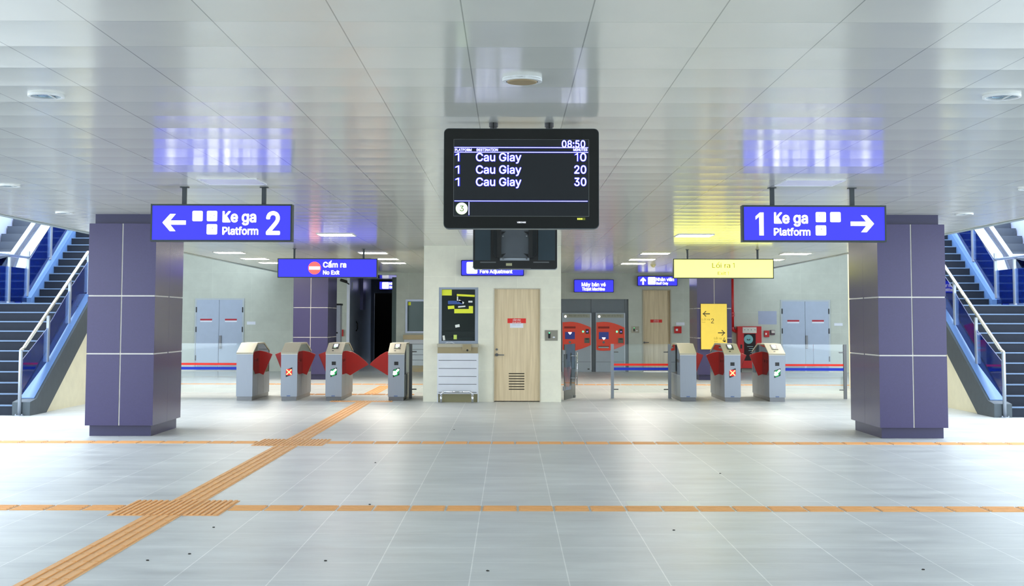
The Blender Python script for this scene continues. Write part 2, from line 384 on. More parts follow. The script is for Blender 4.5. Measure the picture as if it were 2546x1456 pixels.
# booth (centre) wall
BY = 26.25; bx0, bx1 = AX(1053, BY), AX(1395, BY)
wx0, wx1, wz0, wz1 = rect(1091, 714, 1189, 854, BY)
dx0, dx1, dz0, dz1 = rect(1226.7, 716, 1344.6, 998, BY); dz0 = 0
bm_ = holes(MB(), bx0, bx1, 0, CE, BY, BY + .2, [(wx0, wx1, wz0, wz1), (dx0, dx1, 0, dz1)])
bm_.box(bx0, bx0 + .2, BY + .2, BY + 5, 0, CE).box(bx1 - .2, bx1, BY + .2, BY + 5, 0, CE).box(bx0, bx1, BY + 5, BY + 5.2, 0, CE)
struct('wall_centre', bm_, BOOTHW, 'cream stone clad wall of the station booth')

# back wall
cor0, cor1 = AX(866, YB), AX(985, YB)
al0, al1, _, alz = rect(1380, 743, 1563, 925, YB)
bw0, bw1, bwz0, bwz1 = rect(1008, 744, 1075, 828, YB)
wd0, wd1, _, wdz = rect(1597, 719, 1669, 925, YB)
bk_ = holes(MB(), -16, 16, 0, 8, YB, YB + .25, [(cor0, cor1, 0, CE - .06), (al0, al1, 0, alz), (bw0, bw1, bwz0, bwz1), (wd0, wd1, 0, wdz)])
struct('wall_back', bk_, BACKW, 'grey green stone clad wall at the far end')
# corridor beyond the back wall, dark metal on the left
CY = 48.3
c0, c1, _, cz1 = rect(930, 728, 986, 905, CY)
cw = MB().box(cor0 - .15, cor0, YB + .25, CY, 0, CE); struct('wall_left', cw, DARKM, 'dark polished metal wall of the far corridor')
struct('wall_right', MB().box(cor1, cor1 + .15, YB + .25, CY, 0, CE), BACKW, 'right wall of the far corridor')
ew = holes(MB(), cor0, cor1, 0, CE, CY, CY + .2, [(c0, cor1 - .02, 0, cz1)]); struct('wall_front', ew, LINTEL, 'blue grey end wall of the far corridor')
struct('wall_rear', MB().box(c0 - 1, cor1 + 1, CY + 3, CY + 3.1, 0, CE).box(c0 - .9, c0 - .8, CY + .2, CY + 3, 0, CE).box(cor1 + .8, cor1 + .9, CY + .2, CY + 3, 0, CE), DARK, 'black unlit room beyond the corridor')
tr = MB(); tr.box(cor0 - .05, cor0 + .04, YB - .03, YB, 0, CE - .06); struct('trim_3', tr, PLATE, 'pale vertical edge strip at the corridor mouth')
trz = MB(); trz.box(cor0 + .0, cor0 + .10, YB + 3.2, YB + 4.0, 1.9, CE); trz.build('reflection_strip', pmat('lavender_reflection', (120, 125, 185), .3))['kind'] = 'structure'  # lavender colour paints a narrow bright reflection on the corridor metal

# alcove with ticket machines
am = MB().box(al0, al1, YB + .7, YB + .75, 0, alz).box(al0, al0 + .02, YB + .1, YB + .7, 0, alz).box(al1 - .02, al1, YB + .1, YB + .7, 0, alz)
am.box(al0, al1, YB + .08, YB + .12, AZ(777, YB), alz)
mx_ = [AX(p, YB) for p in (1470.5, 1481, 1554.5)]
am.box(mx_[0], mx_[1], YB + .06, YB + .12, 0, alz).box(mx_[2], al1, YB + .06, YB + .12, 0, alz)
struct('trim_4', am, GREYA, 'slate grey metal surround around the ticket machines')

# ------------------------------------------------------------------ columns
def column(cx, Y0, depth, where, lab_, ztop=2.82):
    t = thing('clad_column', lab_, 'column', (cx, Y0 + depth / 2, 0), 'purple clad columns')
    hw = .455; pi = .04
    zb = .145; z1, z2 = 1.105, 1.885; zt = 2.865
    MB().box(cx - hw + pi, cx + hw - pi, Y0 + .08, Y0 + depth - .08, 0, zb).build('plinth', PLINTH, t)
    MB().box(cx - hw + .05, cx + hw - .05, Y0 + .1, Y0 + depth - .1, zt, CE).build('capital', PLINTH, t)
    core = MB().box(cx - hw + .01, cx + hw - .01, Y0 + .01, Y0 + depth - .01, zb, zt).build('core', JOINT, t)
    g = .009
    pc = MB()
    for a, b in ((zb, z1 - g), (z1 + g, z2 - g), (z2 + g, zt)):
        for xa, xb in ((cx - hw, cx - g), (cx + g, cx + hw)):
            pc.box(xa, xb, Y0, Y0 + .06, a, b); pc.box(xa, xb, Y0 + depth - .06, Y0 + depth, a, b)
        ym = Y0 + depth / 2
        for ya, yb in ((Y0 + .06, ym - .002), (ym + .002, Y0 + depth - .06)):
            pc.box(cx - hw, cx - hw + .06, ya, yb, a, b); pc.box(cx + hw - .06, cx + hw, ya, yb, a, b)
    pc.build('cladding_panels', PURPLE, t)
    sm = MB()
    for sx in (-1, 1): sm.box(cx + sx * (hw - .02), cx + sx * (hw - .002), Y0 + depth / 2 - .003, Y0 + depth / 2 + .003, zb, zt)
    sm.build('side_seam', SEAM, t)
    return t
column(-5.255, 18.37, 1.55, 0, 'large purple clad column in front of the left stairs')
column(5.40, 18.22, 1.55, 0, 'large purple clad column in front of the right stairs')
column(-5.235, 35.7, 1.8, 0, 'distant purple column behind the left fare gates')
column(5.40, 35.85, 1.5, 0, 'distant purple column carrying the yellow exit board')

# ------------------------------------------------------------------ tactile paving
TZ = .004
def cross_strip(xa, xb, yc, label, skip=()):
    mb = MB(); n = int((xb - xa) / .3)
    for i in range(n):
        x = xa + i * .3
        if any(a - .01 < x + .15 < b + .01 for a, b in skip): continue
        mb.box(x + .009, x + .291, yc - .148, yc + .148, 0, TZ)
        for k in range(4): mb.box(x + .02, x + .28, yc - .125 + k * .073, yc - .095 + k * .073, TZ, TZ + .005)
    return tag(mb.build('tactile_strip', ORANGE), label, 'tactile paving')
def long_strip(xc, ya, yb, label, skip=()):
    mb = MB(); n = int((yb - ya) / .3)
    for i in range(n):
        y = ya + i * .3
        if any(a < y + .15 < b for a, b in skip): continue
        mb.box(xc - .146, xc + .146, y + .006, y + .294, 0, TZ)
        for k in range(4): mb.box(xc - .125 + k * .073, xc - .094 + k * .073, y + .012, y + .288, TZ, TZ + .006)
    return tag(mb.build('tactile_strip', ORANGE), label, 'tactile paving')
def pad(x0, y0, label, nx=3, ny=3):
    mb = MB()
    for i in range(nx):
        for j in range(ny):
            x = x0 + i * .3; y = y0 + j * .3
            mb.box(x + .004, x + .296, y + .006, y + .294, 0, TZ)
            for k in range(6): mb.box(x + .014 + k * .048, x + .038 + k * .048, y + .012, y + .288, TZ, TZ + .007)
    return tag(mb.build('tactile_pad', ORANGE), label, 'tactile paving')
for yc, nm in ((11.45, 'nearest the camera'), (17.5, 'just before the big columns')):
    cross_strip(-12.83, -3.2, yc, f'orange tactile cross strip {nm}, part left of the ribbed pad')
    cross_strip(-2.33, 12.8, yc, f'orange tactile cross strip {nm}, long part right of the ribbed pad')
long_strip(-2.78, 4.4, 11.0, 'orange ribbed tactile strip in the left foreground, running toward the camera')
long_strip(-2.78, 11.9, 17.0, 'orange ribbed tactile strip between the two ribbed pads')
long_strip(-2.78, 17.95, 26.1, 'orange ribbed tactile strip from the farther pad to the fare gates')
pad(-3.23, 11.0, 'ribbed orange pad where the nearest tactile strips cross')
pad(-3.23, 17.05, 'ribbed orange pad where the tactile strips cross in front of the left column')
pad(-3.45, 26.12, 'narrow ribbed orange pad on the floor between the two widest set fare gates', 4, 1)
cross_strip(-9.0, 9.3, 33.2, 'faint orange tactile strip across the floor behind the fare gates')
long_strip(-2.95, 28.9, 32.8, 'orange tactile strip running lengthwise behind the widest gate lane')
cross_strip(-4.4, -1.9, 28.7, 'short orange tactile strip behind the widest gate lane')
px = [AX(1554, 11.9), AX(1731, 11.9)]
tag(MB().box(px[0], px[1], 11.62, 11.93, 0, .002).build('floor_tile', pmat('pale_floor_tile', (205, 210, 202), .4)), 'paler rectangular floor tile against the nearest orange strip', 'floor tile')
for x, y in ((933, 1150), (809, 1394), (1213, 1419), (531, 1311), (367, 1393), (471, 1377), (1129, 1068), (124, 1415), (2295, 1456 - 40), (1791, 1177), (919, 1254), (1675, 1318)):
    d = f_ + R_ * ((x - 1273) / F) + U_ * ((PPY - y) / F); p = Vector((0, 0, EYE)) + d * (-EYE / d.z)
    c = MB(Matrix.Translation(p) @ Matrix.Rotation(random.random() * 3, 4, 'Z'))
    c.box(-.007, .008, -.008, .007, 0, .004); c.prism([(-.009, 0), (.002, .011), (.010, -.004)], 'z', .001, .006)
    tag(c.build('crumb', CRUMB), 'tiny dark crumb of dirt lying on the grey floor', 'debris', 'dark crumbs scattered on the floor')

# ------------------------------------------------------------------ ceiling fittings
def panel_light(x, y, lit, label):
    t = thing('panel_light', label, 'ceiling light', (x, y, CE - .015), 'square panel lights in the ceiling')
    MB().box(x - .305, x + .305, y - .305, y - .285, CE - .012, CE).box(x - .305, x + .305, y + .285, y + .305, CE - .012, CE).box(x - .305, x - .285, y - .285, y + .285, CE - .012, CE).box(x + .285, x + .305, y - .285, y + .285, CE - .012, CE).build('frame', RIM, t)
    MB().box(x - .285, x + .285, y - .285, y + .285, CE - .008, CE - .002).build('diffuser', LAMP if lit else UNLIT, t)
RN = {22.85: 'nearest', 29.0: 'second', 31.9: 'third', 34.2: 'farthest'}
CN = {-6.0: 'outermost left', -2.93: 'inner left', 3.11: 'inner right', 6.12: 'outermost right'}
for y in RN:
    for x in CN:
        if y == 22.85 and abs(x) > 5: continue
        if y == 34.2 and x > 6: continue
        panel_light(x, y, True, f'lit ceiling panel in the {CN[x]} row, ' + ({29.0: 'nearest', 31.9: 'middle', 34.2: 'farthest'}[y] if abs(x) > 5 else RN[y]) + ' one counting from the camera')
panel_light(-2.88, 14.0, False, 'unlit pale ceiling panel above the sign with the numeral 2')
panel_light(3.11, 14.0, False, 'unlit pale ceiling panel above the sign with the numeral 1')
def downlight(x, y, r, label):
    t = thing('downlight', label, 'downlight', (x, y, CE - .02), 'round downlights recessed in the ceiling')
    MB().ring((x, y), r, r * .86, CE - .014, CE, 40).build('ring', RIM, t)
    MB().ring((x, y), r * .86, r * .5, CE - .006, CE - .001, 40).cyl((x, y, CE - .004), (x, y, CE - .001), r * .5, 30).build('reflector', pmat('blue_grey_reflector', (120, 150, 165), .15, .7), t)
    MB().box(x + r * .25, x + r * .33, y - r * .75, y + r * .75, CE - .01, CE - .003).build('baffle', RIM, t)
downlight(-2.97, 8.6, .113, 'round unlit downlight at the upper left of the ceiling')
downlight(3.13, 8.55, .118, 'round unlit downlight at the upper right of the ceiling')
downlight(-5.38, 14.5, .115, 'round unlit downlight at the left edge, level with the hanging platform signs')
downlight(-6.0, 18.2, .115, 'small round downlight just left of the top of the left column')
downlight(6.09, 18.1, .115, 'small round downlight just right of the top of the right column')
downlight(5.62, 14.6, .115, 'round unlit downlight at the right edge, level with the hanging platform signs')
t = thing('ceiling_speaker', 'round ceiling speaker with brown grille above the departure screen', 'speaker', (.07, 7.97, CE - .03))
MB().cyl((.07, 7.97, CE - .012), (.07, 7.97, CE), .119, 40, .119).ring((.07, 7.97), .119, .095, CE - .02, CE - .008, 40).build('ring', RIM, t)
MB().cyl((.07, 7.97, CE - .026), (.07, 7.97, CE - .01), .086, 40, .095).build('grille', BROWN, t)
p = at(1622, 657, 35.2)
tag(MB().cyl((p.x, 35, CE - .02), (p.x, 35, CE), .07, 20).sph((p.x, 35, CE - .02), .055, 8).build('ceiling_dome', pmat('ivory_plastic', (205, 198, 150), .4)), 'small ivory dome on the ceiling before the staff door sign', 'smoke detector')  # small ivory dome fixed under the ceiling

# ------------------------------------------------------------------ hanging signs
def arrow_pts(cx, cz, L, H, th, d):
    """block chevron arrow; d=-1 left, +1 right"""
    tip = cx + d * L / 2; tail = cx - d * L / 2; h = H / 2; k = th * 1.35
    pts = [(tip, cz), (tip - d * h * .88, cz + h), (tip - d * (h * .88 + k), cz + h), (tip - d * (th * .5 + k * 1.02), cz + th / 2), (tail, cz + th / 2), (tail, cz - th / 2), (tip - d * (th * .5 + k * 1.02), cz - th / 2), (tip - d * (h * .88 + k), cz - h), (tip - d * h * .88, cz - h)]
    return pts
def hanging_sign(px0, py0, px1, py1, Y, rods, face, label, rod_r=.022, dep=.13):
    x0, x1, z0, z1 = rect(px0, py0, px1, py1, Y); yf = Y; yb = Y + dep; yc = Y + dep / 2
    t = thing('hanging_sign', label, 'sign', ((x0 + x1) / 2, yc, z0))
    b = .018
    MB().box(x0, x1, yf, yb, z0, z0 + b).box(x0, x1, yf, yb, z1 - b, z1).box(x0, x0 + b, yf, yb, z0 + b, z1 - b).box(x1 - b, x1, yf, yb, z0 + b, z1 - b).build('frame', FRAME, t)
    MB().box(x0 + b, x1 - b, yf + .006, yb - .006, z0 + b, z1 - b).build('lit_face', face, t)
    for r in rods:
        xr = AX(r, yc); MB().box(xr - rod_r, xr + rod_r, yc - rod_r, yc + rod_r, z1, CE).build('rod', RODM, t)
        MB().box(xr - rod_r * 1.9, xr + rod_r * 1.9, yc - rod_r * 1.9, yc + rod_r * 1.9, CE - .008, CE).build('ceiling_plate', RODM, t)
    return t
def T(t, txt, px0, px1, pyb, pyt, Y, mat, bold=0, name='lettering'):
    """text from px0..px1, baseline at pyb and capital top at pyt"""
    cx = (px0 + px1) / 2; a = at(px0, pyb, Y); b = at(px1, pyb, Y); z0 = at(cx, pyb, Y).z; z1 = at(cx, pyt, Y).z
    if txt == '1': return MB().one(a.x, b.x, z0, z1 - z0, Y, stem=.55 if bold else .3).build(name, mat, t)
    return MB().text(txt, a.x, b.x, z0, z1 - z0, Y, bold=bold).build(name, mat, t)
def picto(t, px0, py0, px1, py1, Y, kind):
    x0, x1, z0, z1 = rect(px0, py0, px1, py1, Y); w_ = x1 - x0
    o = MB().rrect(x0, x1, z0, z1, w_ * .12, Y, Y - .003).build('pictogram', WHITEL, t)
    mb = MB(); yy = Y - .005; y2 = Y - .003
    if kind == 'esc':
        for k in range(6):
            xa = x0 + w_ * (.14 + .12 * k); za = z1 - w_ * (.55 + .06 * k); mb.box(xa, xa + w_ * .12, yy, y2, za - w_ * .012, za + w_ * .012)
            mb.box(xa + w_ * .11, xa + w_ * .13, yy, y2, za - w_ * .06, za)
        mb.box(x0 + w_ * .36, x0 + w_ * .40, yy, y2, z1 - w_ * .42, z1 - w_ * .26); mb.box(x0 + w_ * .68, x0 + w_ * .72, yy, y2, z1 - w_ * .55, z1 - w_ * .36)
        mb.build('pictogram_drawing', INK, o)
    elif kind == 'man':
        mb.prism([(x0 + w_ * .50, z0 + w_ * .6), (x0 + w_ * .56, z0 + w_ * .68), (x0 + w_ * .58, z0 + w_ * .57), (x0 + w_ * .54, z0 + w_ * .54)], 'y', yy, y2).build('pictogram_drawing', INK, o)
    elif kind == 'lift':
        mb.box(x0 + w_ * .25, x0 + w_ * .27, yy, y2, z0 + w_ * .2, z0 + w_ * .7).box(x0 + w_ * .73, x0 + w_ * .75, yy, y2, z0 + w_ * .2, z0 + w_ * .7).box(x0 + w_ * .25, x0 + w_ * .75, yy, y2, z0 + w_ * .69, z0 + w_ * .71).box(x0 + w_ * .38, x0 + w_ * .40, yy, y2, z0 + w_ * .3, z0 + w_ * .55).build('pictogram_drawing', pmat('pale_grey_print', (214, 216, 214), .5, emit=(.75, .76, .76), estr=1), o)
    return o
Y = 14.57
s = hanging_sign(374, 507, 726, 600, Y, (453, 652), BLUE, 'blue lit hanging sign with left arrow, Ke ga Platform and numeral 2')
yy = Y + .005
c = at(433, 553, yy); MB().prism(arrow_pts(c.x, c.z, .252, .185, .045, -1), 'y', yy, yy - .003).build('arrow', WHITEL, s)
picto(s, 478.5, 524, 504, 549.5, yy, 'lift'); picto(s, 514.5, 524, 540, 549.5, yy, 'esc'); picto(s, 514, 557, 540, 582.5, yy, 'man')
T(s, 'Ke ga', 553, 637, 552, 525, yy, WHITEL, .045); T(s, 'Platform', 552.5, 642, 583, 564, yy, WHITEL, .045)
T(s, '2', 661, 696, 583, 526, yy, WHITEL, .035, 'numeral')
s = hanging_sign(1846, 510, 2204, 601, Y - .05, (1923, 2123), BLUE, 'blue lit hanging sign with numeral 1, Ke ga Platform and right arrow')
yy = Y - .045
c = at(2144, 556, yy); MB().prism(arrow_pts(c.x, c.z, .252, .182, .045, 1), 'y', yy, yy - .003).build('arrow', WHITEL, s)
picto(s, 2028, 527, 2053.5, 552, yy, 'esc'); picto(s, 2064, 527, 2090, 552, yy, 'lift'); picto(s, 2028, 560, 2054, 585, yy, 'man')
T(s, 'Ke ga', 1924.5, 2009, 555, 528, yy, WHITEL, .045); T(s, 'Platform', 1924, 2015, 585, 567, yy, WHITEL, .045)
T(s, '1', 1879, 1899, 585, 528, yy, WHITEL, .035, 'numeral')
Y = 27.35
s = hanging_sign(690, 642, 938, 690, Y, (730, 903), BLUE, 'blue lit hanging sign with no entry roundel above the left fare gates', .018)
yy = Y + .005; c = at(782, 666, yy)
rd = MB().disc(c.x, c.z, .128, yy, yy - .004).build('no_entry_roundel', REDL, s)
MB().box(c.x - .108, c.x + .108, yy - .006, yy - .004, c.z - .032, c.z + .032).build('white_bar', WHITEL, rd)
T(s, 'Cấm ra', 803, 861, 664.5, 651, yy, WHITEL, .05); T(s, 'No Exit', 803, 844, 682, 672, yy, WHITEL, .05)
s = hanging_sign(1674, 643, 1924, 692, Y, (1710, 1885), YELLOWL, 'yellow lit hanging exit sign above the right fare gates', .018)
for wd, pa_, pb_, pd_, pu_ in (('Lối ra', 1771, 1815.5, 665.5, 653.5), ('1', 1822, 1826, 665.5, 653.5), ('Exit', 1785, 1805, 683, 675), ('1', 1809.5, 1812, 683, 675)): T(s, wd, pa_, pb_, pd_, pu_, yy - .002, OLIVE, 0)

def wall_sign(px0, py0, px1, py1, Y, label, hang=True, dep=.12):
    x0, x1, z0, z1 = rect(px0, py0, px1, py1, Y); t = thing('wall_sign', label, 'sign', ((x0 + x1) / 2, Y + dep, z0))
    MB().rrect(x0, x1, z0, z1, .02, Y, Y + dep).build('frame', pmat('dark_blue_frame', (18, 20, 120), .4), t)
    MB().rrect(x0 + .018, x1 - .018, z0 + .018, z1 - .018, .02, Y - .004, Y).build('lit_face', BLUE, t); return t
s = wall_sign(1146, 646, 1303, 685.5, BY - .12, 'blue lit fare adjustment sign on the booth wall behind the far screen')
yy = BY - .124
picto(s, 1160, 651, 1187, 680, yy, 'man'); T(s, 'Fare Adjustment', 1193, 1274, 679, 670, yy, WHITEL, .05)
s = wall_sign(1427, 694.5, 1526, 726.5, YB - .12, 'blue lit sign on the wall above the ticket machines')
yy = YB - .124
T(s, 'Máy bán vé', 1446, 1506, 711.5, 702, yy, WHITEL, .05); T(s, 'Ticket Machine', 1447, 1504, 722, 714, yy, WHITEL, .05)
s = wall_sign(1585, 686, 1684.5, 710.5, YB - .12, 'blue lit staff sign with up arrow above the far wooden door')
c = at(1599, 698, yy)
MB().prism([(c.x - .026, c.z - .115), (c.x + .026, c.z - .115), (c.x + .026, c.z + .02), (c.x + .075, c.z - .02), (c.x + .09, c.z + .02), (c.x, c.z + .115), (c.x - .09, c.z + .02), (c.x - .075, c.z - .02), (c.x - .026, c.z + .02)], 'y', yy, yy - .003).build('arrow', WHITEL, s)
picto(s, 1611, 688.5, 1630, 707, yy, 'esc'); T(s, 'Nhân viên', 1631, 1676, 698.5, 690, yy, WHITEL, .05); T(s, 'Staff Only', 1631, 1661.5, 707, 701, yy, WHITEL, .05)
s = wall_sign(942.5, 699, 992, 720, CY - .12, 'blue lit sign in the corridor above the black doorway')
yy = CY - .124; picto(s, 950, 701, 967, 717.5, yy, 'man'); T(s, 'Nhân', 968, 986, 708, 701.5, yy, WHITEL, .05); T(s, 'Staff', 968, 986, 716.5, 710.5, yy, WHITEL, .05)

# ------------------------------------------------------------------ departure screens
def rod(t, x, y, z, r=.03):
    MB().cyl((x, y, z), (x, y, CE), r, 20).build('rod', BLACK, t, smooth=False)
    MB().cyl((x, y, CE - .03), (x, y, CE), r * 1.3, 20).build('rod_collar', BLACK, t)
Y = 9.72
x0, x1, z0, z1 = rect(1103, 319, 1489.5, 568.5, Y)
s = thing('departure_screen', 'large black departure screen facing the camera with train times', 'screen', ((x0 + x1) / 2, Y + .08, z0))
MB().rrect(x0, x1, z0, z1, .035, Y + .004, Y + .11).build('casing', pmat('grey_casing', (95, 104, 108), .35, .3), s)
MB().rrect(x0 + .004, x1 - .004, z0 + .004, z1 - .004, .033, Y - .004, Y + .004).build('bezel', BLACKG, s)
a0, a1, b0, b1 = rect(1128.5, 347, 1463.5, 537, Y)
scr = MB().box(a0, a1, Y - .006, Y - .004, b0, b1).build('display', SCREENM, s)
yy = Y - .006
MB().box(a0 - .002, a1 + .002, yy, yy + .002, b0 - .003, b0).box(a0 - .002, a1 + .002, yy, yy + .002, b1, b1 + .002).box(a0 - .003, a0, yy, yy + .002, b0, b1).box(a1, a1 + .003, yy, yy + .002, b0, b1).build('display_edge', STEELD, s)
def ST(txt, p0, p1, pb, pt, bold=.016, blue=.085):
    cx = (p0 + p1) / 2
    for mt, bb, dy in ((TXTB, blue, 0.0), (TXTW, bold, .0012)):
        g = (bb - bold) * (at(cx, pt, yy).z - at(cx, pb, yy).z)
        A = at(p0, pb, yy).x - g; B = at(p1, pb, yy).x + g; z_ = at(cx, pb, yy).z; zc = at(cx, pt, yy).z
        if txt == '1':
            g2 = .0 if mt is TXTW else .0035
            MB().one(A - g * 0 - g2, B - g * 0 + g2, z_ - g2, zc - z_ + 2 * g2, yy - dy, .001, stem=.30 if mt is TXTW else .46).build('lettering' if mt is TXTW else 'lettering_outline', mt, scr); continue
        MB().text(txt, A, B, z_ - g * .6, zc - z_ + g * 1.2, yy - dy, .001, bold=bb).build('lettering' if mt is TXTW else 'lettering_outline', mt, scr)
ST('08:50', 1397, 1455, 366.5, 349); ST('PLATFORM', 1131, 1172.5, 375.3, 369.2, .03, .14); ST('DESTINATION', 1185, 1238, 375.3, 369.2, .03, .14); ST('MINUTES', 1425.5, 1460.5, 375.3, 369.2, .03, .14)
for i in range(3):
    yb_ = (400.5, 431.3, 461.8)[i]; ytp = yb_ - 20
    ST('1', 1132.5, 1141.5, yb_, ytp); ST('Cau Giay', 1183.5, 1296, yb_, ytp); 
    if i == 0: ST('1', 1430, 1437, yb_, ytp); ST('0', 1442.5, 1457.5, yb_, ytp)
    else: ST(('20', '30')[i - 1], 1428, 1457.5, yb_, ytp)
ln = MB(); lb = MB()
for ya_, yb_, xa, xb in ((366, 367.2, 1130, 1462), (377.8, 379, 1130, 1462), (499.2, 500.2, 1130, 1461), (502, 534, 1165.3, 1166.6)):
    q = rect(xa, ya_, xb, yb_, yy); ln.box(q[0], q[1], yy - .0022, yy - .001, q[2], q[3]); lb.box(q[0] - .002, q[1] + .002, yy - .001, yy, q[2] - .004, q[3] + .004)
ln.build('ruled_lines', TXTW, scr); lb.build('ruled_line_outline', TXTB, scr)
c = at(1148, 518, yy); cir = MB().disc(c.x, c.z, .043, yy - .0012, yy).build('line_number_disc', SCREENG, scr)
T(scr, '3', 1143.3, 1153, 524.8, 511, yy - .0012, pmat('dark_green_ink', (20, 70, 30), .5), 0, 'numeral')
T(s, 'VIDIONGE', 1285.5, 1307.5, 554.2, 550.8, Y - .004, TXTW, 0)
led = MB(); 
for k in range(3): q = at(1437 + k * 4.6, 544, Y - .005); led.disc(q.x, q.z, .0052, Y - .008, Y - .004, 12)
led.build('indicator_lights', pmat('lit_lime_led', (220, 240, 60), .4, emit=(1.0, 1.1, .15), estr=1.2), s)
q = rect(1435, 541, 1455, 547, Y); MB().box(q[0], q[1], Y - .005, Y - .004, q[2], q[3]).build('indicator_window', pmat('lime_window', (110, 115, 30), .4), s)
rod(s, AX(1225.5, 9.8), 9.8, z1, .0255); rod(s, AX(1365.5, 9.8), 9.8, z1, .0255)
MB().box(AX(1225, 9.8) - .05, AX(1366, 9.8) + .05, Y + .11, Y + .15, z0 + .1, z1 - .08).build('mounting_plate', BLACK, s)

Y = 17.9
x0, x1, z0, z1 = rect(1176, 536, 1385.5, 670.5, Y); cx = (x0 + x1) / 2; W_ = x1 - x0
s = thing('departure_screen', 'black back of a second hanging screen facing away, below the near screen', 'screen', (cx, Y, z0))
MB().rrect(x0, x1, z0, z1, .035, Y, Y + .03).build('bezel', pmat('pale_bezel_edge', (170, 178, 178), .35), s)
MB().rrect(x0 + .004, x1 - .004, z0 + .01, z1 - .004, .035, Y - .02, Y).build('casing', BLACK, s)
PAN = pmat('slate_back_panel', (52, 66, 74), .3, .3, vscale=2, var=.35)
q0 = rect(1181, 560, 1220, 647, Y); q1 = rect(1338, 560, 1380, 647, Y)
MB().box(q0[0], q0[1], Y - .03, Y - .02, q0[2], z1 - .03).build('back_panel', PAN, s)
MB().box(q1[0], q1[1], Y - .03, Y - .02, q1[2], z1 - .03).build('back_panel', PAN, s)
q = rect(1246, 560, 1314, 640, Y); mid = MB().box(q[0], q[1], Y - .05, Y - .02, q[2], z1 - .03).build('mounting_plate', pmat('grey_mounting_plate', (96, 102, 108), .3, .4, vscale=3, var=.3), s)
for sx in (0, 1):
    for zz in (576, 632):
        for k in (0, 1):
            pa = at((1247 if sx == 0 else 1313), zz + (0 if k else 6), Y); d = 1 if sx == 0 else -1
            (MB().prism([(pa.x, pa.z), (pa.x + d * .06, pa.z + (.0 if zz < 600 else .01)), (pa.x, pa.z - .045)], 'y', Y - .062, Y - .05) if k else MB().cyl((pa.x + d * .02, Y - .08, pa.z - .03), (pa.x + d * .02, Y - .05, pa.z - .03), .011, 10)).build('gusset' if k else 'bolt', BLACK if k else CHROME, mid)
    pxa, pxb = (1228, 1246) if sx == 0 else (1314, 1331)
    a, b = AX(pxa, Y), AX(pxb, Y); zb_ = AZ(641, Y)
    MB().box(a + (.04 if sx == 0 else 0), b - (0 if sx == 0 else .04), Y - .12, Y - .02, zb_, z1 + .02).build('mounting_bracket', BLACK, s)
    e0 = a - .01 if sx == 0 else b + .01; dd = 1 if sx == 0 else -1
    MB().prism([(e0, zb_ + .06), (e0 + dd * .035, zb_), (e0 + dd * .06, zb_ + .0), (e0 + dd * .06, z1 - .05), (e0, z1 - .1)], 'y', Y - .09, Y - .02).build('bracket_wing', pmat('dark_steel_bracket', (36, 40, 42), .35, .5), s)
q = rect(1243, 641, 1316, 647.5, Y); MB().box(q[0], q[1], Y - .04, Y - .02, q[2], q[3]).build('pale_strip', pmat('pale_grey_strip', (150, 158, 165), .4), s)
q = rect(1258, 654, 1273, 660.5, Y); MB().box(q[0], q[1], Y - .024, Y - .02, q[2], q[3]).build('rating_label', pmat('yellowed_label', (170, 168, 130), .5), s)
for a, b in ((1194, 1233), (1326, 1365)):
    q = rect(a, 650.5, b, 653, Y); MB().box(q[0], q[1], Y - .026, Y - .02, q[2], q[3]).build('vent_slot', STEELD, s)
q = rect(1240, 667, 1320, 669.5, Y); MB().box(q[0], q[1], Y - .024, Y - .02, q[2], q[3]).build('lower_strip', STEELD, s)
MB().rrect(x0 + .03, x1 - .03, z0 + .05, z1 - .03, .01, Y + .03, Y + .034).build('display', SCREENM, s)
rod(s, cx - .2, Y + .0, z1, .0255); rod(s, cx + .2, Y, z1, .0255)

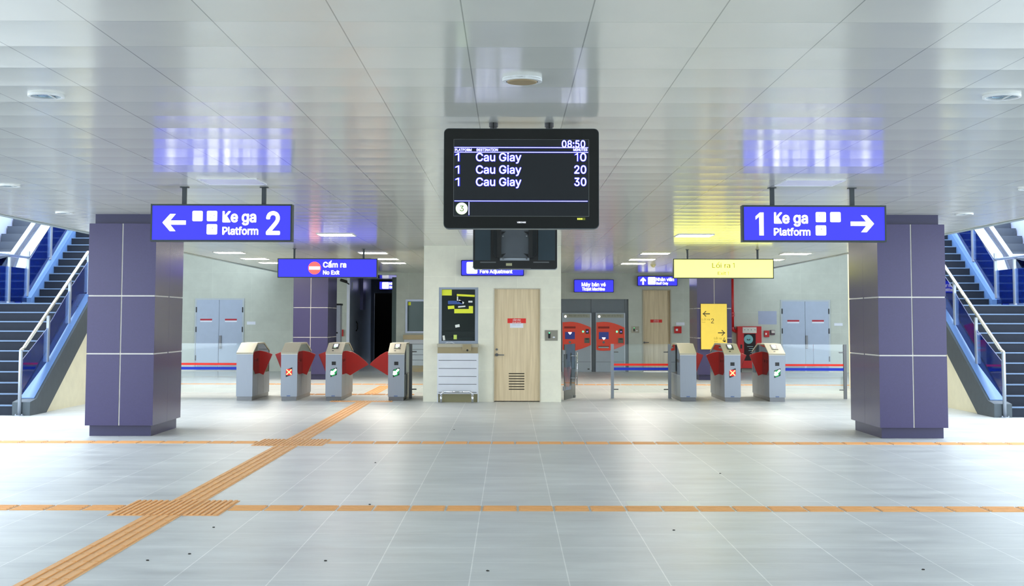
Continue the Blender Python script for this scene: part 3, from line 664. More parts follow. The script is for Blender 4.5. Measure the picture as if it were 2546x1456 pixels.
# ------------------------------------------------------------------ fare gates
GY = 26.46; PROF = [(0, .915), (.47, 1.098), (1.22, 1.098), (1.85, .93)]
def fare_gate(px0, px1, label, flaps, reader=False, light=None, sensor=False, lock=True):
    x0 = AX(px0, GY); x1 = x0 + .315; cx = (x0 + x1) / 2; L_ = 1.85
    t = thing('fare_gate', label, 'fare gate', (cx, GY + L_ / 2, 0), 'stainless steel fare gates')
    MB().box(x0 + .012, x1 - .012, GY + .02, GY + L_ - .02, 0, .08).build('plinth', STEELD, t)
    h = MB().box(x0, x1, GY + .0505, GY + L_ - .0505, .08, .50).box(x0, x1, GY, GY + .05, .08, .905).box(x0, x1, GY + L_ - .05, GY + L_, .08, .92)
    for ss in (x0 + .02, x1 - .024): h.box(ss, ss + .004, GY + .70, GY + .73, .5, 1.08).box(ss, ss + .004, GY + 1.22, GY + 1.25, .5, 1.08)
    hs = h.build('housing', STEEL, t)
    g = MB()
    for yk in (.55, 1.2):
        for ss in (x0 - .001, x1 - .001): g.box(ss, ss + .002, GY + yk, GY + yk + .004, .09, .5)
    g.build('panel_seam', STEELD, hs)
    MB().box(x0 - .001, x1 + .001, GY - .002, GY + .052, .893, .9).build('edge_line', JOINT, t)  # white strip paints the highlight line under the cap
    P = PROF; o = [(a, b + .012) for a, b in P]
    tp = MB().prism([(GY + a - (.004 if i == 0 else 0), b) for i, (a, b) in enumerate(o)] + [(GY + a, b - .03) for a, b in reversed(o)], 'x', x0 - .004, x1 + .004)
    tc_ = tp.build('top_cover', STEELW, t)
    for ss in (x0 + .006, x1 - .012):
        MB().prism([(GY + .05, .5)] + [(GY + max(.05, min(a, L_ - .05)), b - .02) for a, b in P] + [(GY + L_ - .05, .5)], 'x', ss, ss + .006).build('side_window', GLBOX, t)
        sen = MB()
        for yk in (.22, .42): sen.box(ss - .001, ss + .007, GY + yk, GY + yk + .11, .745, .80)
        sen.build('side_sensor', pmat('dark_red_sensor_window', (60, 12, 12), .3), t)
    MB().box(cx - .03, cx + .03, GY + .62, GY + .90, .5, .70).box(x0 + .03, x1 - .03, GY + .1, GY + 1.7, .5, .53).build('mechanism', STEELD, t)
    yf = GY + .75
    for side, kind in flaps:
        e = x0 if side < 0 else x1; w2 = .155
        if kind == 'n': pg = [(0, .52), (0, .945), (.11, .95), (.17, .948), (.28, .925), (.405, .878), (.232, .468), (.155, .50)]
        else: pg = [(0, .52), (0, .945), (.17, .948), (.28, .925), (.38, .87), (.47, .80), (.545, .735), (.598, .675), (.42, .575), (.235, .462), (.155, .50)]
        c2 = cx
        MB().prism([(c2 + side * a, b) for a, b in pg], 'y', yf, yf + .035).build('flap', RED, t, bevel=.006)
    if sensor: MB().box(cx - .04, cx + .04, GY - .003, GY, .69, .758).build('card_sensor', BLACK, t)
    if light:
        pp = [(cx - .062, .455), (cx - .062, .60), (cx + .062, .645), (cx + .062, .50)]
        pn = MB().prism(pp, 'y', GY - .004, GY).build('signal_panel', BLACK, t)
        if light == 'x':
            MB().rrect(cx - .058, cx + .058, .492, .612, .02, GY - .006, GY - .004).build('signal_glow', XGLOW, pn)
            k = .042; wv = .014; z_ = .552; X_ = MB()
            X_.prism([(cx - k - wv, z_ + k), (cx - k, z_ + k + wv), (cx + k + wv, z_ - k), (cx + k, z_ - k - wv)], 'y', GY - .009, GY - .006)
            X_.prism([(cx - k - wv, z_ - k), (cx - k, z_ - k - wv), (cx + k + wv, z_ + k), (cx + k, z_ + k + wv)], 'y', GY - .0095, GY - .0065)
            X_.build('cross', XRED, pn)
        else:
            MB().prism([(cx - .055, .50), (cx - .055, .58), (cx - .02, .615), (cx + .058, .60), (cx + .058, .54), (cx + .02, .49), (cx - .03, .47)], 'y', GY - .006, GY - .004).build('signal_glow', GGLOW, pn)
            MB().prism([(cx - .062, .508), (cx - .055, .575), (cx - .036, .58), (cx - .022, .566), (cx + .036, .622), (cx + .058, .606), (cx + .05, .588), (cx + .006, .545), (cx + .018, .528), (cx + .012, .512), (cx - .04, .498)], 'y', GY - .01, GY - .006).build('arrow', ARROWW, pn)
    if reader:
        n = Vector((0, -.183, .47)).normalized(); a = Vector((0, .47, .183)).normalized()
        M = Matrix(((1, 0, 0), a, n)).transposed().to_4x4(); M.translation = (cx, GY, .929)
        rd = MB(M).box(-.062, .062, .20, .44, 0, .006).build('reader', BLACK, tc_)
        MB(M).box(-.040, .036, .29, .42, .006, .009).build('reader_screen', READER, rd)
        lt = MB(M); lt.prism([(-.01 + .03 * math.cos(k * .5236), .25 + .03 * math.sin(k * .5236)) for k in range(12)], 'z', .006, .008); lt.build('reader_target', pmat('pale_green_target', (190, 220, 190), .4), rd)
        MB(M).box(-.05, -.015, .09, .12, 0, .003).build('reader_slot', BLACK, tc_)
    if lock: MB().box(cx - .04, cx + .03, GY - .004, GY, .085, .105).build('base_lock', pmat('blue_grey_lock', (90, 110, 150), .4), t)
    return t
fare_gate(589.8, 0, 'leftmost fare gate with a plain front and blank sloping top', [(1, 'n')], lock=False)
fare_gate(700.3, 0, 'left side fare gate showing a red cross', [(-1, 'n'), (1, 'n')], light='x')
fare_gate(811, 0, 'fare gate with green arrow and long red flap toward the wide lane', [(-1, 'n'), (1, 'w')], True, 'a', True)
fare_gate(966, 0, 'fare gate with green arrow standing just left of the booth', [(-1, 'w')], True, 'a', True)
fare_gate(1690.2, 0, 'plain fronted fare gate beside the short glass fence on the right', [(1, 'n')])
fare_gate(1800, 0, 'right side fare gate showing a red cross', [(-1, 'n'), (1, 'n')], True, 'x', True)
fare_gate(1911, 0, 'rightmost fare gate, showing a green arrow', [(-1, 'n')], True, 'a', True)

# ------------------------------------------------------------------ glass fences
def fence(pxa, pxb, Yf, posts, label, panes=1, pins=True, bands=True):
    xa, xb = AX(pxa, Yf), AX(pxb, Yf)
    t = thing('glass_fence', label, 'glass barrier', ((xa + xb) / 2, Yf, 0))
    z0, z1 = .11, 1.09; n = panes; w_ = (xb - xa) / n
    for i in range(n): MB().box(xa + i * w_ + .004, xa + (i + 1) * w_ - .004, Yf - .006, Yf + .006, z0, z1).build('glass_pane', GLS, t)
    if bands:
        for mt, a, b, nm in ((REDB, .655, .697, 'red_band'), (BLUEB, .563, .618, 'blue_band'), (JOINT, .53, .541, 'white_line')):
            if nm == 'white_line' and pins == 'mid': continue
            MB().box(xa + .02, xb - .02, Yf - .009, Yf - .006, a, b).build(nm, mt, t)
    for p in posts:
        xp = AX(p, Yf); MB().box(xp - .03, xp + .03, Yf - .03, Yf + .03, 0, 1.09).build('post', STEELD if pins != 'mid' else STEEL, t)
        d = 1 if p < (pxa + pxb) / 2 else -1
        for zz in (.18, .93): MB().cyl((xp + d * .03, Yf - .012, zz), (xp + d * .12, Yf - .012, zz), .012, 10).build('glass_clamp', STEELD, t)
    return t
fence(430, 601, 27.4, (432,), 'glass barrier with red and blue bands at the left end of the gates', 3)
fence(1024, 1054, 27.4, (1022,), 'narrow glass barrier between the booth and the nearest green arrow gate', 1, True, False)
fence(1522, 1664, 27.5, (1522, 1664), 'short glass fence with red and blue bands right of the open gate', 1, 'mid')
fence(1945, 2098, 27.4, (2099,), 'glass barrier with red and blue bands at the right end of the gates', 2)
# open glass door
hx, hy = bx1 + .06, 26.35; e = Vector((.25, .86, 0)).normalized(); nn = Vector((e.y, -e.x, 0))
t = thing('glass_gate', 'open glass swing gate hinged on the right corner of the booth', 'gate', (hx, hy, 0))
M = Matrix((e, nn, Vector((0, 0, 1)))).transposed().to_4x4(); M.translation = (hx, hy, 0)
MB(M).box(.02, .90, -.006, .006, .03, 1.10).build('glass_pane', GLS, t)
MB(M).box(.885, .90, -.008, .008, .03, 1.10).build('glass_edge', pmat('dark_glass_edge', (50, 70, 66), .2), t)
for zz in (.25, .95): MB(M).box(-.02, .06, -.02, .02, zz - .04, zz + .04).build('hinge', STEELD, t)
for sd in (-1, 1): MB(M).tube([(.80, sd * .008, .80), (.80, sd * .07, .80), (.80, sd * .07, .30), (.80, sd * .008, .30)] if 0 else [(.80, sd * .07, .92), (.80, sd * .07, .28)], .012).cyl((.80, 0, .86), (.80, sd * .07, .86), .01).cyl((.80, 0, .42), (.80, sd * .07, .42), .01).build('handle', CHROME, t, smooth=True)
MB(M).box(.80, .90, -.02, .02, .03, .08).build('corner_fitting', STEELD, t)
MB(M).prism([(.15, .62), (.25, .66), (.40, .35), (.55, .66), (.62, .62), (.42, .22)], 'y', -.009, -.006).build('red_chevron', REDP, t)
MB(M).box(.1, .62, -.009, -.006, .21, .27).build('blue_bar', pmat('blue_bar', (60, 105, 165), .5), t)  # flat blue bar low on the pane

# ------------------------------------------------------------------ booth front
t = bpy.data.objects.new('window_1', None); COL.objects.link(t); t.location = ((wx0 + wx1) / 2, BY, wz0); ORG['window_1'] = Vector(t.location); t['kind'] = 'structure'; t['label'] = 'ticket window of the booth with bits of yellow tape'
g0, g1, h0, h1 = rect(1098, 719, 1181, 847, BY)
holes(MB(), wx0, wx1, wz0, wz1, BY + .02, BY + .09, [(g0, g1, h0, h1)]).build('window_frame', GAL, t)
MB().box(g0, g1, BY + .05, BY + .06, h0, h1).build('pane', GLWIN, t)
def stick(a, b, c, d, mt, nm, rot=0):
    q = rect(1060 + a / 4.697, 700 + b / 4.697, 1060 + c / 4.697, 700 + d / 4.697, BY); cx, cz = (q[0] + q[1]) / 2, (q[2] + q[3]) / 2
    M = Matrix.Translation((cx, BY + .047, cz)) @ Matrix.Rotation(rot, 4, 'Y')
    MB(M).box(q[0] - cx, q[1] - cx, 0, .002, q[2] - cz, q[3] - cz).build(nm, mt, t)
stick(180, 92, 296, 160, YTAPE, 'yellow_tape'); stick(355, 148, 565, 172, YTAPE, 'yellow_tape', .05); stick(250, 280, 326, 318, YTAPE, 'yellow_tape', -.08)
stick(325, 318, 545, 368, YTAPE, 'yellow_tape'); stick(495, 284, 545, 318, YTAPE, 'yellow_tape'); stick(356, 172, 370, 238, WTAPE, 'white_tape')
stick(372, 222, 440, 246, WTAPE, 'white_tape', .5); stick(370, 282, 455, 298, WTAPE, 'white_tape', -.1); stick(252, 222, 420, 262, BTAPE, 'blue_tape'); stick(490, 222, 538, 242, WTAPE, 'white_tape')
stick(336, 500, 388, 532, WTAPE, 'white_sticker', -.2); stick(190, 628, 216, 684, WTAPE, 'white_sticker', -.15); stick(317, 620, 355, 672, pmat('lime_sticker', (205, 230, 110), .6), 'lime_sticker')
# inside the booth
struct('trim_5', MB().box(g0 - .4, g1 + .5, BY + 1.9, BY + 2.0, 0, CE - .05).box(g0 - .35, g0 - .3, BY + .2, BY + 1.9, 0, CE - .05), DKIN, 'dark inner wall behind the ticket window')
tag(MB().box(g0 - .2, g1 + .2, BY + .25, BY + .9, 1.18, 1.22).box(g0 - .2, g1 + .2, BY + .85, BY + .9, .3, 1.34).box(g0 - .15, g0 - .1, BY + .3, BY + .8, 0, 1.18).box(g1 + .1, g1 + .15, BY + .3, BY + .8, 0, 1.18).build('desk', DKIN2), 'dark desk seen inside the booth through the ticket window', 'desk')
# ledge + cabinet
l0, l1, lz0, lz1 = rect(1088, 853, 1189, 878, BY - .2)
lz1 = wz0
t = thing('booth_counter', 'ticket counter with steel ledge and white slatted cabinet under the booth window', 'counter', ((l0 + l1) / 2, BY - .1, 0))
lz = AZ(863, BY - .22)
MB().box(l0 - .01, l1, BY - .22, BY, lz, lz1).build('ledge', STEELW, t)
MB().box(l0 + .0, l1 - .01, BY - .20, BY, AZ(878, BY - .2), lz).build('apron', BROWNS, t)
q = rect(1087, 878, 1189, 979, BY - .2)
cb_ = MB().box(q[0], q[1], BY - .20, BY, q[2], q[3]).build('cabinet', WHITE, t)
gv = MB()
for yv in (918, 1012, 1105, 1197, 1290):
    r4 = rect(1060 + 143 / 4.697, 700 + yv / 4.697 - .6, 1060 + 586 / 4.697, 700 + yv / 4.697 + .6, BY - .2); gv.box(r4[0], r4[1], BY - .202, BY - .198, r4[2], r4[3])
gv.build('groove', RODM, cb_)
MB().box(q[0] + .02, q[1] - .01, BY - .15, BY, 0, q[2]).build('kick_recess', pmat('olive_steel', (150, 145, 112), .3, .5), t)
MB().box(q[0], q[0] + .02, BY - .2, BY, 0, q[2]).box(q[1] - .012, q[1], BY - .2, BY, 0, q[2]).build('side_panel', WHITE, t)
r4 = rect(1060 + 423 / 4.697, 700 + 733 / 4.697, 1060 + 523 / 4.697, 700 + 805 / 4.697, BY - .24)
ic = thing('intercom', 'small tan intercom box on the edge of the booth counter ledge', 'intercom', ((r4[0] + r4[1]) / 2, BY - .22, r4[2]))
MB().box(r4[0], r4[1], BY - .27, BY - .221, r4[2], r4[3]).build('casing', BROWNS, ic, bevel=.005)
c = at(1162, 869, BY - .27); MB().disc(c.x, c.z - .01, .02, BY - .275, BY - .27, 16).build('microphone', BLACK, ic)
c = at(1117, 852, BY - .15)
tag(MB().tube([(c.x - .07, BY - .15, lz1 + .012), (c.x - .04, BY - .17, lz1 + .025), (c.x, BY - .16, lz1 + .02), (c.x + .04, BY - .14, lz1 + .03), (c.x + .1, BY - .15, lz1 + .008)], .008).build('coiled_cable', PLATE, smooth=True), 'loose white cable lying on the booth window ledge', 'cable')
xa, xb = AX(1097.5, BY - .3), AX(1175.5, BY - .3); zt = AZ(974, BY - .3)
tag(MB().tube([(xa, BY - .3, 0), (xa, BY - .3, zt - .05), (xa + .02, BY - .3, zt - .015), (xa + .05, BY - .3, zt), (xb - .05, BY - .3, zt), (xb - .02, BY - .3, zt - .015), (xb, BY - .3, zt - .05), (xb, BY - .3, 0)], .022, 16).build('bumper_rail', CHROME, smooth=True), 'low chrome hoop rail on the floor before the booth counter', 'rail')
# booth door
t = bpy.data.objects.new('door_1', None); COL.objects.link(t); t.location = ((dx0 + dx1) / 2, BY, 0); ORG['door_1'] = Vector(t.location); t['kind'] = 'structure'; t['label'] = 'pale wooden booth door with red do not enter notice'
fr = .018
MB().box(dx0, dx0 + fr, BY - .01, BY + .15, 0, dz1 - fr).box(dx1 - fr, dx1, BY - .01, BY + .15, 0, dz1 - fr).box(dx0, dx1, BY - .01, BY + .15, dz1 - fr, dz1).build('door_frame', pmat('pale_door_frame', (200, 196, 178), .4), t)
DY = BY + .045
MB().box(dx0 + fr, dx1 - fr, DY, DY + .045, .015, dz1 - fr).build('door_leaf', WOOD, t)
vg = MB(); vs = MB()
for yv in (1072, 1102, 1132, 1162, 1193, 1224, 1255):
    r4 = rect(1060 + 963 / 4.697, 700 + yv / 4.697 - 1.3, 1060 + 1145 / 4.697, 700 + yv / 4.697 + 1.3, DY); vg.box(r4[0], r4[1], DY - .002, DY, r4[2], r4[3])
vg.build('vent_slots', pmat('dark_brown_slot', (60, 52, 36), .7), t)
r4 = rect(1060 + 948 / 4.697, 700 + 428 / 4.697, 1060 + 1163 / 4.697, 700 + 483 / 4.697, DY)
nt_ = MB().box(r4[0], r4[1], DY - .004, DY, r4[2], r4[3]).build('notice', SIGNRED, t); lab(nt_, 'red do not enter notice')
T(nt_, 'CẤM VÀO', 1275, 1294.5, 797, 793.2, DY - .004, WTAPE, .03); T(nt_, 'DO NOT ENTER', 1274, 1295.5, 801.7, 799.3, DY - .004, WTAPE, .03)
r4 = rect(1268, 803, 1301, 814.5, DY); n2 = MB().box(r4[0], r4[1], DY - .003, DY, r4[2], r4[3]).build('notice', PLATE, t); lab(n2, 'small white notice')
T(n2, 'CẤM VÀO', 1273, 1294, 808, 806.3, DY - .003, pmat('grey_ink', (150, 160, 170), .6), 0)
c = at(1235.2, 868.3, DY); MB().disc(c.x, c.z, .022, DY - .012, DY, 18).build('lock', STEELD, t)
c = at(1235.2, 881.5, DY); hd = MB().disc(c.x, c.z, .03, DY - .012, DY, 18).cyl((c.x, DY - .06, c.z), (c.x, DY - .01, c.z), .012).build('door_handle', STEELD, t)
MB().tube([(c.x, DY - .06, c.z), (c.x + .14, DY - .06, c.z - .003)], .011).build('lever', STEELD, hd, smooth=True)
# access panels
def access(px0, py0, px1, py1, Yw, label):
    x0, x1, z0, z1 = rect(px0, py0, px1, py1, Yw); t = thing('access_reader', label, 'door reader', ((x0 + x1) / 2, Yw, z0)); w_, h_ = x1 - x0, z1 - z0
    MB().box(x0, x1, Yw - .012, Yw, z0, z1).build('plate', pmat('warm_grey_plate', (150, 148, 136), .35, .5), t)
    rd = MB().rrect(x0 + w_ * .25, x0 + w_ * .43, z0 + h_ * .22, z0 + h_ * .78, w_ * .05, Yw - .02, Yw - .012).build('reader', BLACK, t)
    MB().disc(x0 + w_ * .34, z0 + h_ * .74, w_ * .05, Yw - .023, Yw - .02, 12).build('indicator', GREENL, rd)
    MB().disc(x0 + w_ * .7, z0 + h_ * .33, h_ * .07, Yw - .018, Yw - .012, 14, 1.7).build('button', PLATE, t)
access(1355, 820.5, 1386.5, 846.5, BY, 'card reader plate on the booth wall right of the wooden door')
access(1570, 811, 1589, 827, YB, 'card reader plate on the far wall left of the distant wooden door')

# ------------------------------------------------------------------ back wall fittings
t = bpy.data.objects.new('window_2', None); COL.objects.link(t); t.location = (bw0, YB, bwz0); ORG['window_2'] = Vector(t.location); t['kind'] = 'structure'; t['label'] = 'distant window left of the booth'
holes(MB(), bw0, bw1, bwz0, bwz1, YB - .02, YB + .08, [(bw0 + .06, bw1 - .06, bwz0 + .06, bwz1 - .06)]).build('window_frame', GAL, t)
MB().box(bw0 + .06, bw1 - .06, YB + .03, YB + .04, bwz0 + .06, bwz1 - .06).build('pane', GLWIN, t)
MB().box(bw0 + .08, bw0 + .16, YB + .022, YB + .03, bwz1 - .18, bwz1 - .08).build('yellow_tape', YTAPE, t)
struct('trim_6', MB().box(bw0 - .5, bw1 + .5, YB + 1.0, YB + 1.1, 0, CE - .1), DKIN, 'dark inner wall behind the distant window')
q = rect(1005, 832, 1075, 908, YB - .15)
t = thing('wall_counter', 'distant white slatted counter under the window left of the booth', 'counter', ((q[0] + q[1]) / 2, YB - .1, 0))
MB().box(q[0] - .03, q[1] + .03, YB - .25, YB, q[3] - .14, q[3]).build('ledge', BROWNS, t)
cb2 = MB().box(q[0], q[1], YB - .2, YB, q[2], q[3] - .14).build('cabinet', WHITE, t)
gv = MB()
for k in range(1, 5): zz = q[2] + k * .16; gv.box(q[0] + .03, q[1] - .03, YB - .203, YB - .198, zz, zz + .012)
gv.build('groove', RODM, cb2)
MB().box(q[0], q[1], YB - .15, YB, 0, q[2]).build('kick_recess', BROWNS, t)

def machine(px0, px1, label):
    t = thing('ticket_machine', label, 'ticket machine', (AX((px0 + px1) / 2, YB), YB, 0), 'ticket machines'); Yf = YB - .06
    x0, x1, z0, z1 = rect(px0, 777, px1, 922, Yf)
    MB().box(x0, x1, Yf, YB + .6, 0, z1).build('cabinet', GREYM, t, bevel=.006)
    MB().box(x1 - .02, x1 - .005, Yf - .006, Yf, .06, z1 - .02).build('edge_strip', PLATE, t)
    sx = lambda v: at(px0 + (v - 80) / 11.2, 850, Yf).x; sz = lambda v: at(1440, 770 + v / 11.2, Yf).z
    rp = [(100, 345), (300, 330), (400, 335), (500, 350), (600, 375), (700, 410), (800, 450), (885, 492), (885, 975), (790, 1020), (620, 1085), (470, 1128), (300, 1135), (180, 1130), (100, 1110)]
    fc = MB().prism([(sx(a), sz(b)) for a, b in rp], 'y', Yf - .03, Yf).build('control_panel', REDV, t)
    yv = Yf - .03
    def bx(a, b, c, d, mt, nm, th=.01, par=fc): return MB().box(sx(a), sx(c), yv - th, yv, sz(d), sz(b)).build(nm, mt, par)
    bx(145, 460, 460, 515, pmat('shadowed_red_recess', (150, 28, 16), .5), 'screen_recess_shade', .03)  # darker red paints the shade in the recess above the screen
    bx(168, 615, 440, 812, NAVY, 'touch_screen'); bx(740, 530, 830, 665, BLACK, 'banknote_slot'); bx(765, 590, 805, 620, pmat('violet_led', (150, 110, 220), .4, emit=(.35, .2, .7), estr=1), 'slot_light', .014)
    bx(705, 780, 850, 920, pmat('grey_green_slot', (95, 102, 90), .4), 'card_slot'); bx(735, 792, 825, 822, BLACK, 'card_slit', .014)
    MB().disc(sx(670), sz(603), .03, yv - .012, yv, 16).build('coin_button', GREENL, fc)
    MB().disc(sx(300), sz(900), .036, yv - .012, yv, 16).build('coin_return', pmat('grey_coin_cup', (96, 116, 116), .4), fc)
    bx(150, 1005, 455, 1022, pmat('dark_red_shadow_gap', (80, 20, 14), .5), 'tray_shadow', .03); bx(155, 1022, 440, 1060, pmat('pale_tray', (150, 170, 172), .35, .3), 'ticket_tray', .012)  # dark red strip paints the shadow along the top of the tray
    q_ = 620 if px0 < 1450 else 765
    MB().prism([(sx(250), sz(q_)), (sx(355), sz(q_)), (sx(345), sz(q_ + 35)), (sx(305), sz(q_ + 70)), (sx(270), sz(q_ + 35))], 'y', yv - .013, yv - .01).build('screen_glare_mark', WHITEL, fc)
    hp = MB().box(sx(130), sx(860), Yf - .008, Yf, sz(215), sz(115)).build('header_plate', PALEG, t)
    MB().disc(sx(180), sz(183), .036, Yf - .014, Yf - .008, 18).build('logo_disc', WHITEL, hp)
    MB().text('Máy bán vé tự động', sx(270), sx(790), sz(180), .055, Yf - .008).build('lettering', pmat('faint_grey_ink', (120, 122, 108), .6), hp)
    MB().box(x0 + .01, x1 - .01, Yf - .003, Yf, .30, .308).build('door_seam', RODM, t)
    MB().box(x1 - .12, x1 - .06, Yf - .012, Yf, .07, .10).build('service_lock', BLACK, t)
machine(1397, 1470.5, 'red and grey ticket machine nearer the booth')
machine(1481, 1554.5, 'red and grey ticket machine further right from the booth')

t = bpy.data.objects.new('door_2', None); COL.objects.link(t); t.location = ((wd0 + wd1) / 2, YB, 0); ORG['door_2'] = Vector(t.location); t['kind'] = 'structure'; t['label'] = 'distant wooden staff door'
MB().box(wd0, wd0 + .03, YB - .01, YB + .2, 0, wdz - .03).box(wd1 - .03, wd1, YB - .01, YB + .2, 0, wdz - .03).box(wd0, wd1, YB - .01, YB + .2, wdz - .03, wdz).build('door_frame', STEELW, t)
MB().box(wd0 + .03, wd1 - .03, YB + .06, YB + .11, .01, wdz - .03).build('door_leaf', WOOD, t)
r4 = rect(1617, 794, 1646, 801.5, YB + .06); n3 = MB().box(r4[0], r4[1], YB + .055, YB + .06, r4[2], r4[3]).build('notice', SIGNRED, t)
T(n3, 'CẤM VÀO', 1625, 1638, 797.6, 795.2, YB + .055, WTAPE); T(n3, 'DO NOT ENTER', 1625, 1638, 800.8, 799, YB + .055, WTAPE)
c = at(1602, 851, YB); MB().disc(c.x, c.z, .03, YB + .045, YB + .06, 14).cyl((c.x, YB, c.z), (c.x, YB + .06, c.z), .012).cyl((c.x, YB, c.z), (c.x + .14, YB, c.z), .012).build('door_handle', STEELD, t)

def double_door(n, px0, px1, pyt, midp, stickers, label):
    x0, x1, _, z1 = rect(px0, pyt, px1, 922, YB); t = bpy.data.objects.new(f'door_{n}', None); COL.objects.link(t); t.location = ((x0 + x1) / 2, YB, 0); ORG[t.name] = Vector(t.location); t['kind'] = 'structure'; t['label'] = label
    MB().box(x0, x0 + .05, YB - .03, YB, 0, z1 - .05).box(x1 - .05, x1, YB - .03, YB, 0, z1 - .05).box(x0, x1, YB - .03, YB, z1 - .05, z1).build('door_frame', pmat('grey_door_frame', (182, 192, 196), .4), t)
    xm = AX(midp, YB)
    for a, b in ((x0 + .05, xm - .005), (xm + .005, x1 - .05)):
        lf = MB().box(a, b, YB - .025, YB, .02, z1 - .05).build('door_leaf', DOORG, t)
        MB().box(a + .02, b - .02, YB - .029, YB - .025, .03, .25).build('kick_plate', pmat('grey_kick_plate', (120, 134, 140), .3, .6), lf)
    for zz in (z1 - .35, z1 - .95, .4):
        for a in (x0 + .03, x1 - .06): MB().box(a, a + .03, YB - .045, YB - .025, zz - .08, zz + .08).build('hinge', BLACK, t)
    for sp in stickers:
        r4 = rect(sp, 792 + (n == 4) * 3, sp + 29.5, 796.3 + (n == 4) * 3, YB); MB().box(r4[0], r4[1], YB - .03, YB - .025, r4[2], r4[3]).build('red_notice', pmat('crimson_notice', (178, 30, 50), .5), t)
        r4 = rect(sp, 796.3 + (n == 4) * 3, sp + 29.5, 800 + (n == 4) * 3, YB); MB().box(r4[0], r4[1], YB - .03, YB - .025, r4[2], r4[3]).build('white_notice', PLATE, t)
    c = at(midp + 3.5, 850, YB); MB().box(c.x - .03, c.x + .03, YB - .07, YB - .025, c.z - .2, c.z + .2).build('door_handle', STEELD, t)
double_door(3, 484, 606.5, 741, 545, (498.3, 559.8), 'pale blue grey double door on the far wall at left')
double_door(4, 1941, 2064.5, 745, 2001.5, (1957, 2018.5), 'pale blue grey double door on the far wall at right')
def plate(px0, py0, px1, py1, label, nm='door_plaque', mt=PLATE, cat='plaque', th=.012):
    r4 = rect(px0, py0, px1, py1, YB); return tag(MB().box(r4[0], r4[1], YB - th, YB, r4[2], r4[3]).build(nm, mt), label, cat)
plate(614, 799, 635.5, 806.5, 'small white plaque right of the left double door')
plate(2074, 803, 2095, 809.5, 'small white plaque right of the right double door')
plate(1681, 801, 1702, 808.5, 'small white plaque above the red call point beside the far wooden door')
plate(1885, 773, 1931, 806, 'faint lilac poster on the wall above the fire alarm', 'poster', PAPER, 'poster', .005)
def callpoint(px0, py0, px1, py1, label):
    r4 = rect(px0, py0, px1, py1, YB); t = thing('call_point', label, 'fire alarm', ((r4[0] + r4[1]) / 2, YB, r4[2])); w_ = r4[1] - r4[0]; h_ = r4[3] - r4[2]
    MB().box(r4[0], r4[1], YB - .06, YB, r4[2], r4[3]).build('casing', REDP, t, bevel=.006)
    MB().box(r4[0] + w_ * .2, r4[0] + w_ * .5, YB - .064, YB - .06, r4[2] + h_ * .35, r4[2] + h_ * .65).build('push_window', WTAPE, t)
callpoint(1676, 811, 1694, 828, 'red fire call point on the wall right of the far wooden door')
callpoint(1899.5, 821.5, 1912, 837.5, 'red fire call point right of the hose cabinet')
callpoint(845, 819, 854, 835.5, 'small red call point beside the left distant column')
r4 = rect(1915, 820, 1925.5, 832, YB); c = at(1920, 826, YB)
t = thing('alarm_bell', 'small dark alarm sounder between the hose cabinet and the double door', 'alarm', (c.x, YB, c.z))
MB().box(r4[0], r4[1], YB - .08, YB, r4[2], r4[3]).build('casing', pmat('maroon_casing', (80, 50, 60), .4), t); MB().box(r4[0] + .02, r4[1] - .01, YB - .1, YB - .08, c.z - .02, r4[3] - .01).build('strobe', pmat('pale_strobe', (205, 200, 190), .3), t)
# fire hose cabinet
Yc = YB - .25
r4 = rect(1834, 811, 1894, 915, Yc)
t = thing('hose_cabinet', 'red fire hose cabinet with black door panel beside the red pipe', 'fire cabinet', ((r4[0] + r4[1]) / 2, YB, 0))
MB().box(r4[0], r4[1], Yc, YB, r4[2], r4[3]).build('cabinet', REDP, t, bevel=.01)
for a in (r4[0] + .06, r4[1] - .12): MB().box(a, a + .06, Yc + .05, YB - .02, 0, r4[2]).build('foot', BLACK, t)
q = rect(1846.5, 813, 1881, 827.5, Yc); lp = MB().box(q[0], q[1], Yc - .006, Yc, q[2], q[3]).build('label_plate', pmat('off_white_plate', (214, 210, 200), .5), t)
ik = MB()
for p_ in (1851.5, 1860, 1868, 1877): c = at(p_, 819.5, Yc); ik.disc(c.x, c.z, .015, Yc - .008, Yc - .006, 10)
ik.build('icons', pmat('teal_grey_ink', (90, 130, 125), .5), lp)
q = rect(1850, 829, 1879, 896, Yc); dp = MB().box(q[0], q[1], Yc - .006, Yc, q[2], q[3]).build('door_window', pmat('brown_black_glass', (44, 30, 32), .2), t)
c = at(1861, 843, Yc); MB().disc(c.x, c.z, .137, Yc - .009, Yc - .006).build('instruction_disc', TEAL, dp)
MB().box(c.x - .05, c.x + .05, Yc - .012, Yc - .009, c.z - .03, c.z - .005).box(c.x - .05, c.x - .03, Yc - .012, Yc - .009, c.z - .005, c.z + .015).box(c.x + .03, c.x + .05, Yc - .012, Yc - .009, c.z - .005, c.z + .015).build('disc_symbol', INK, dp)
tx = MB()
for k in range(5): c = at(1868 if k % 2 else 1865, 861 + k * 5, Yc); tx.box(c.x - .09 + .02 * k, c.x + .09 - .01 * k, Yc - .009, Yc - .006, c.z - .008, c.z + .008)
tx.build('instruction_lines', pmat('pale_teal_print', (130, 165, 165), .5), dp)
q = rect(1841, 856, 1845, 866, Yc); MB().box(q[0], q[1], Yc - .02, Yc, q[2], q[3]).build('latch', BLACK, t)
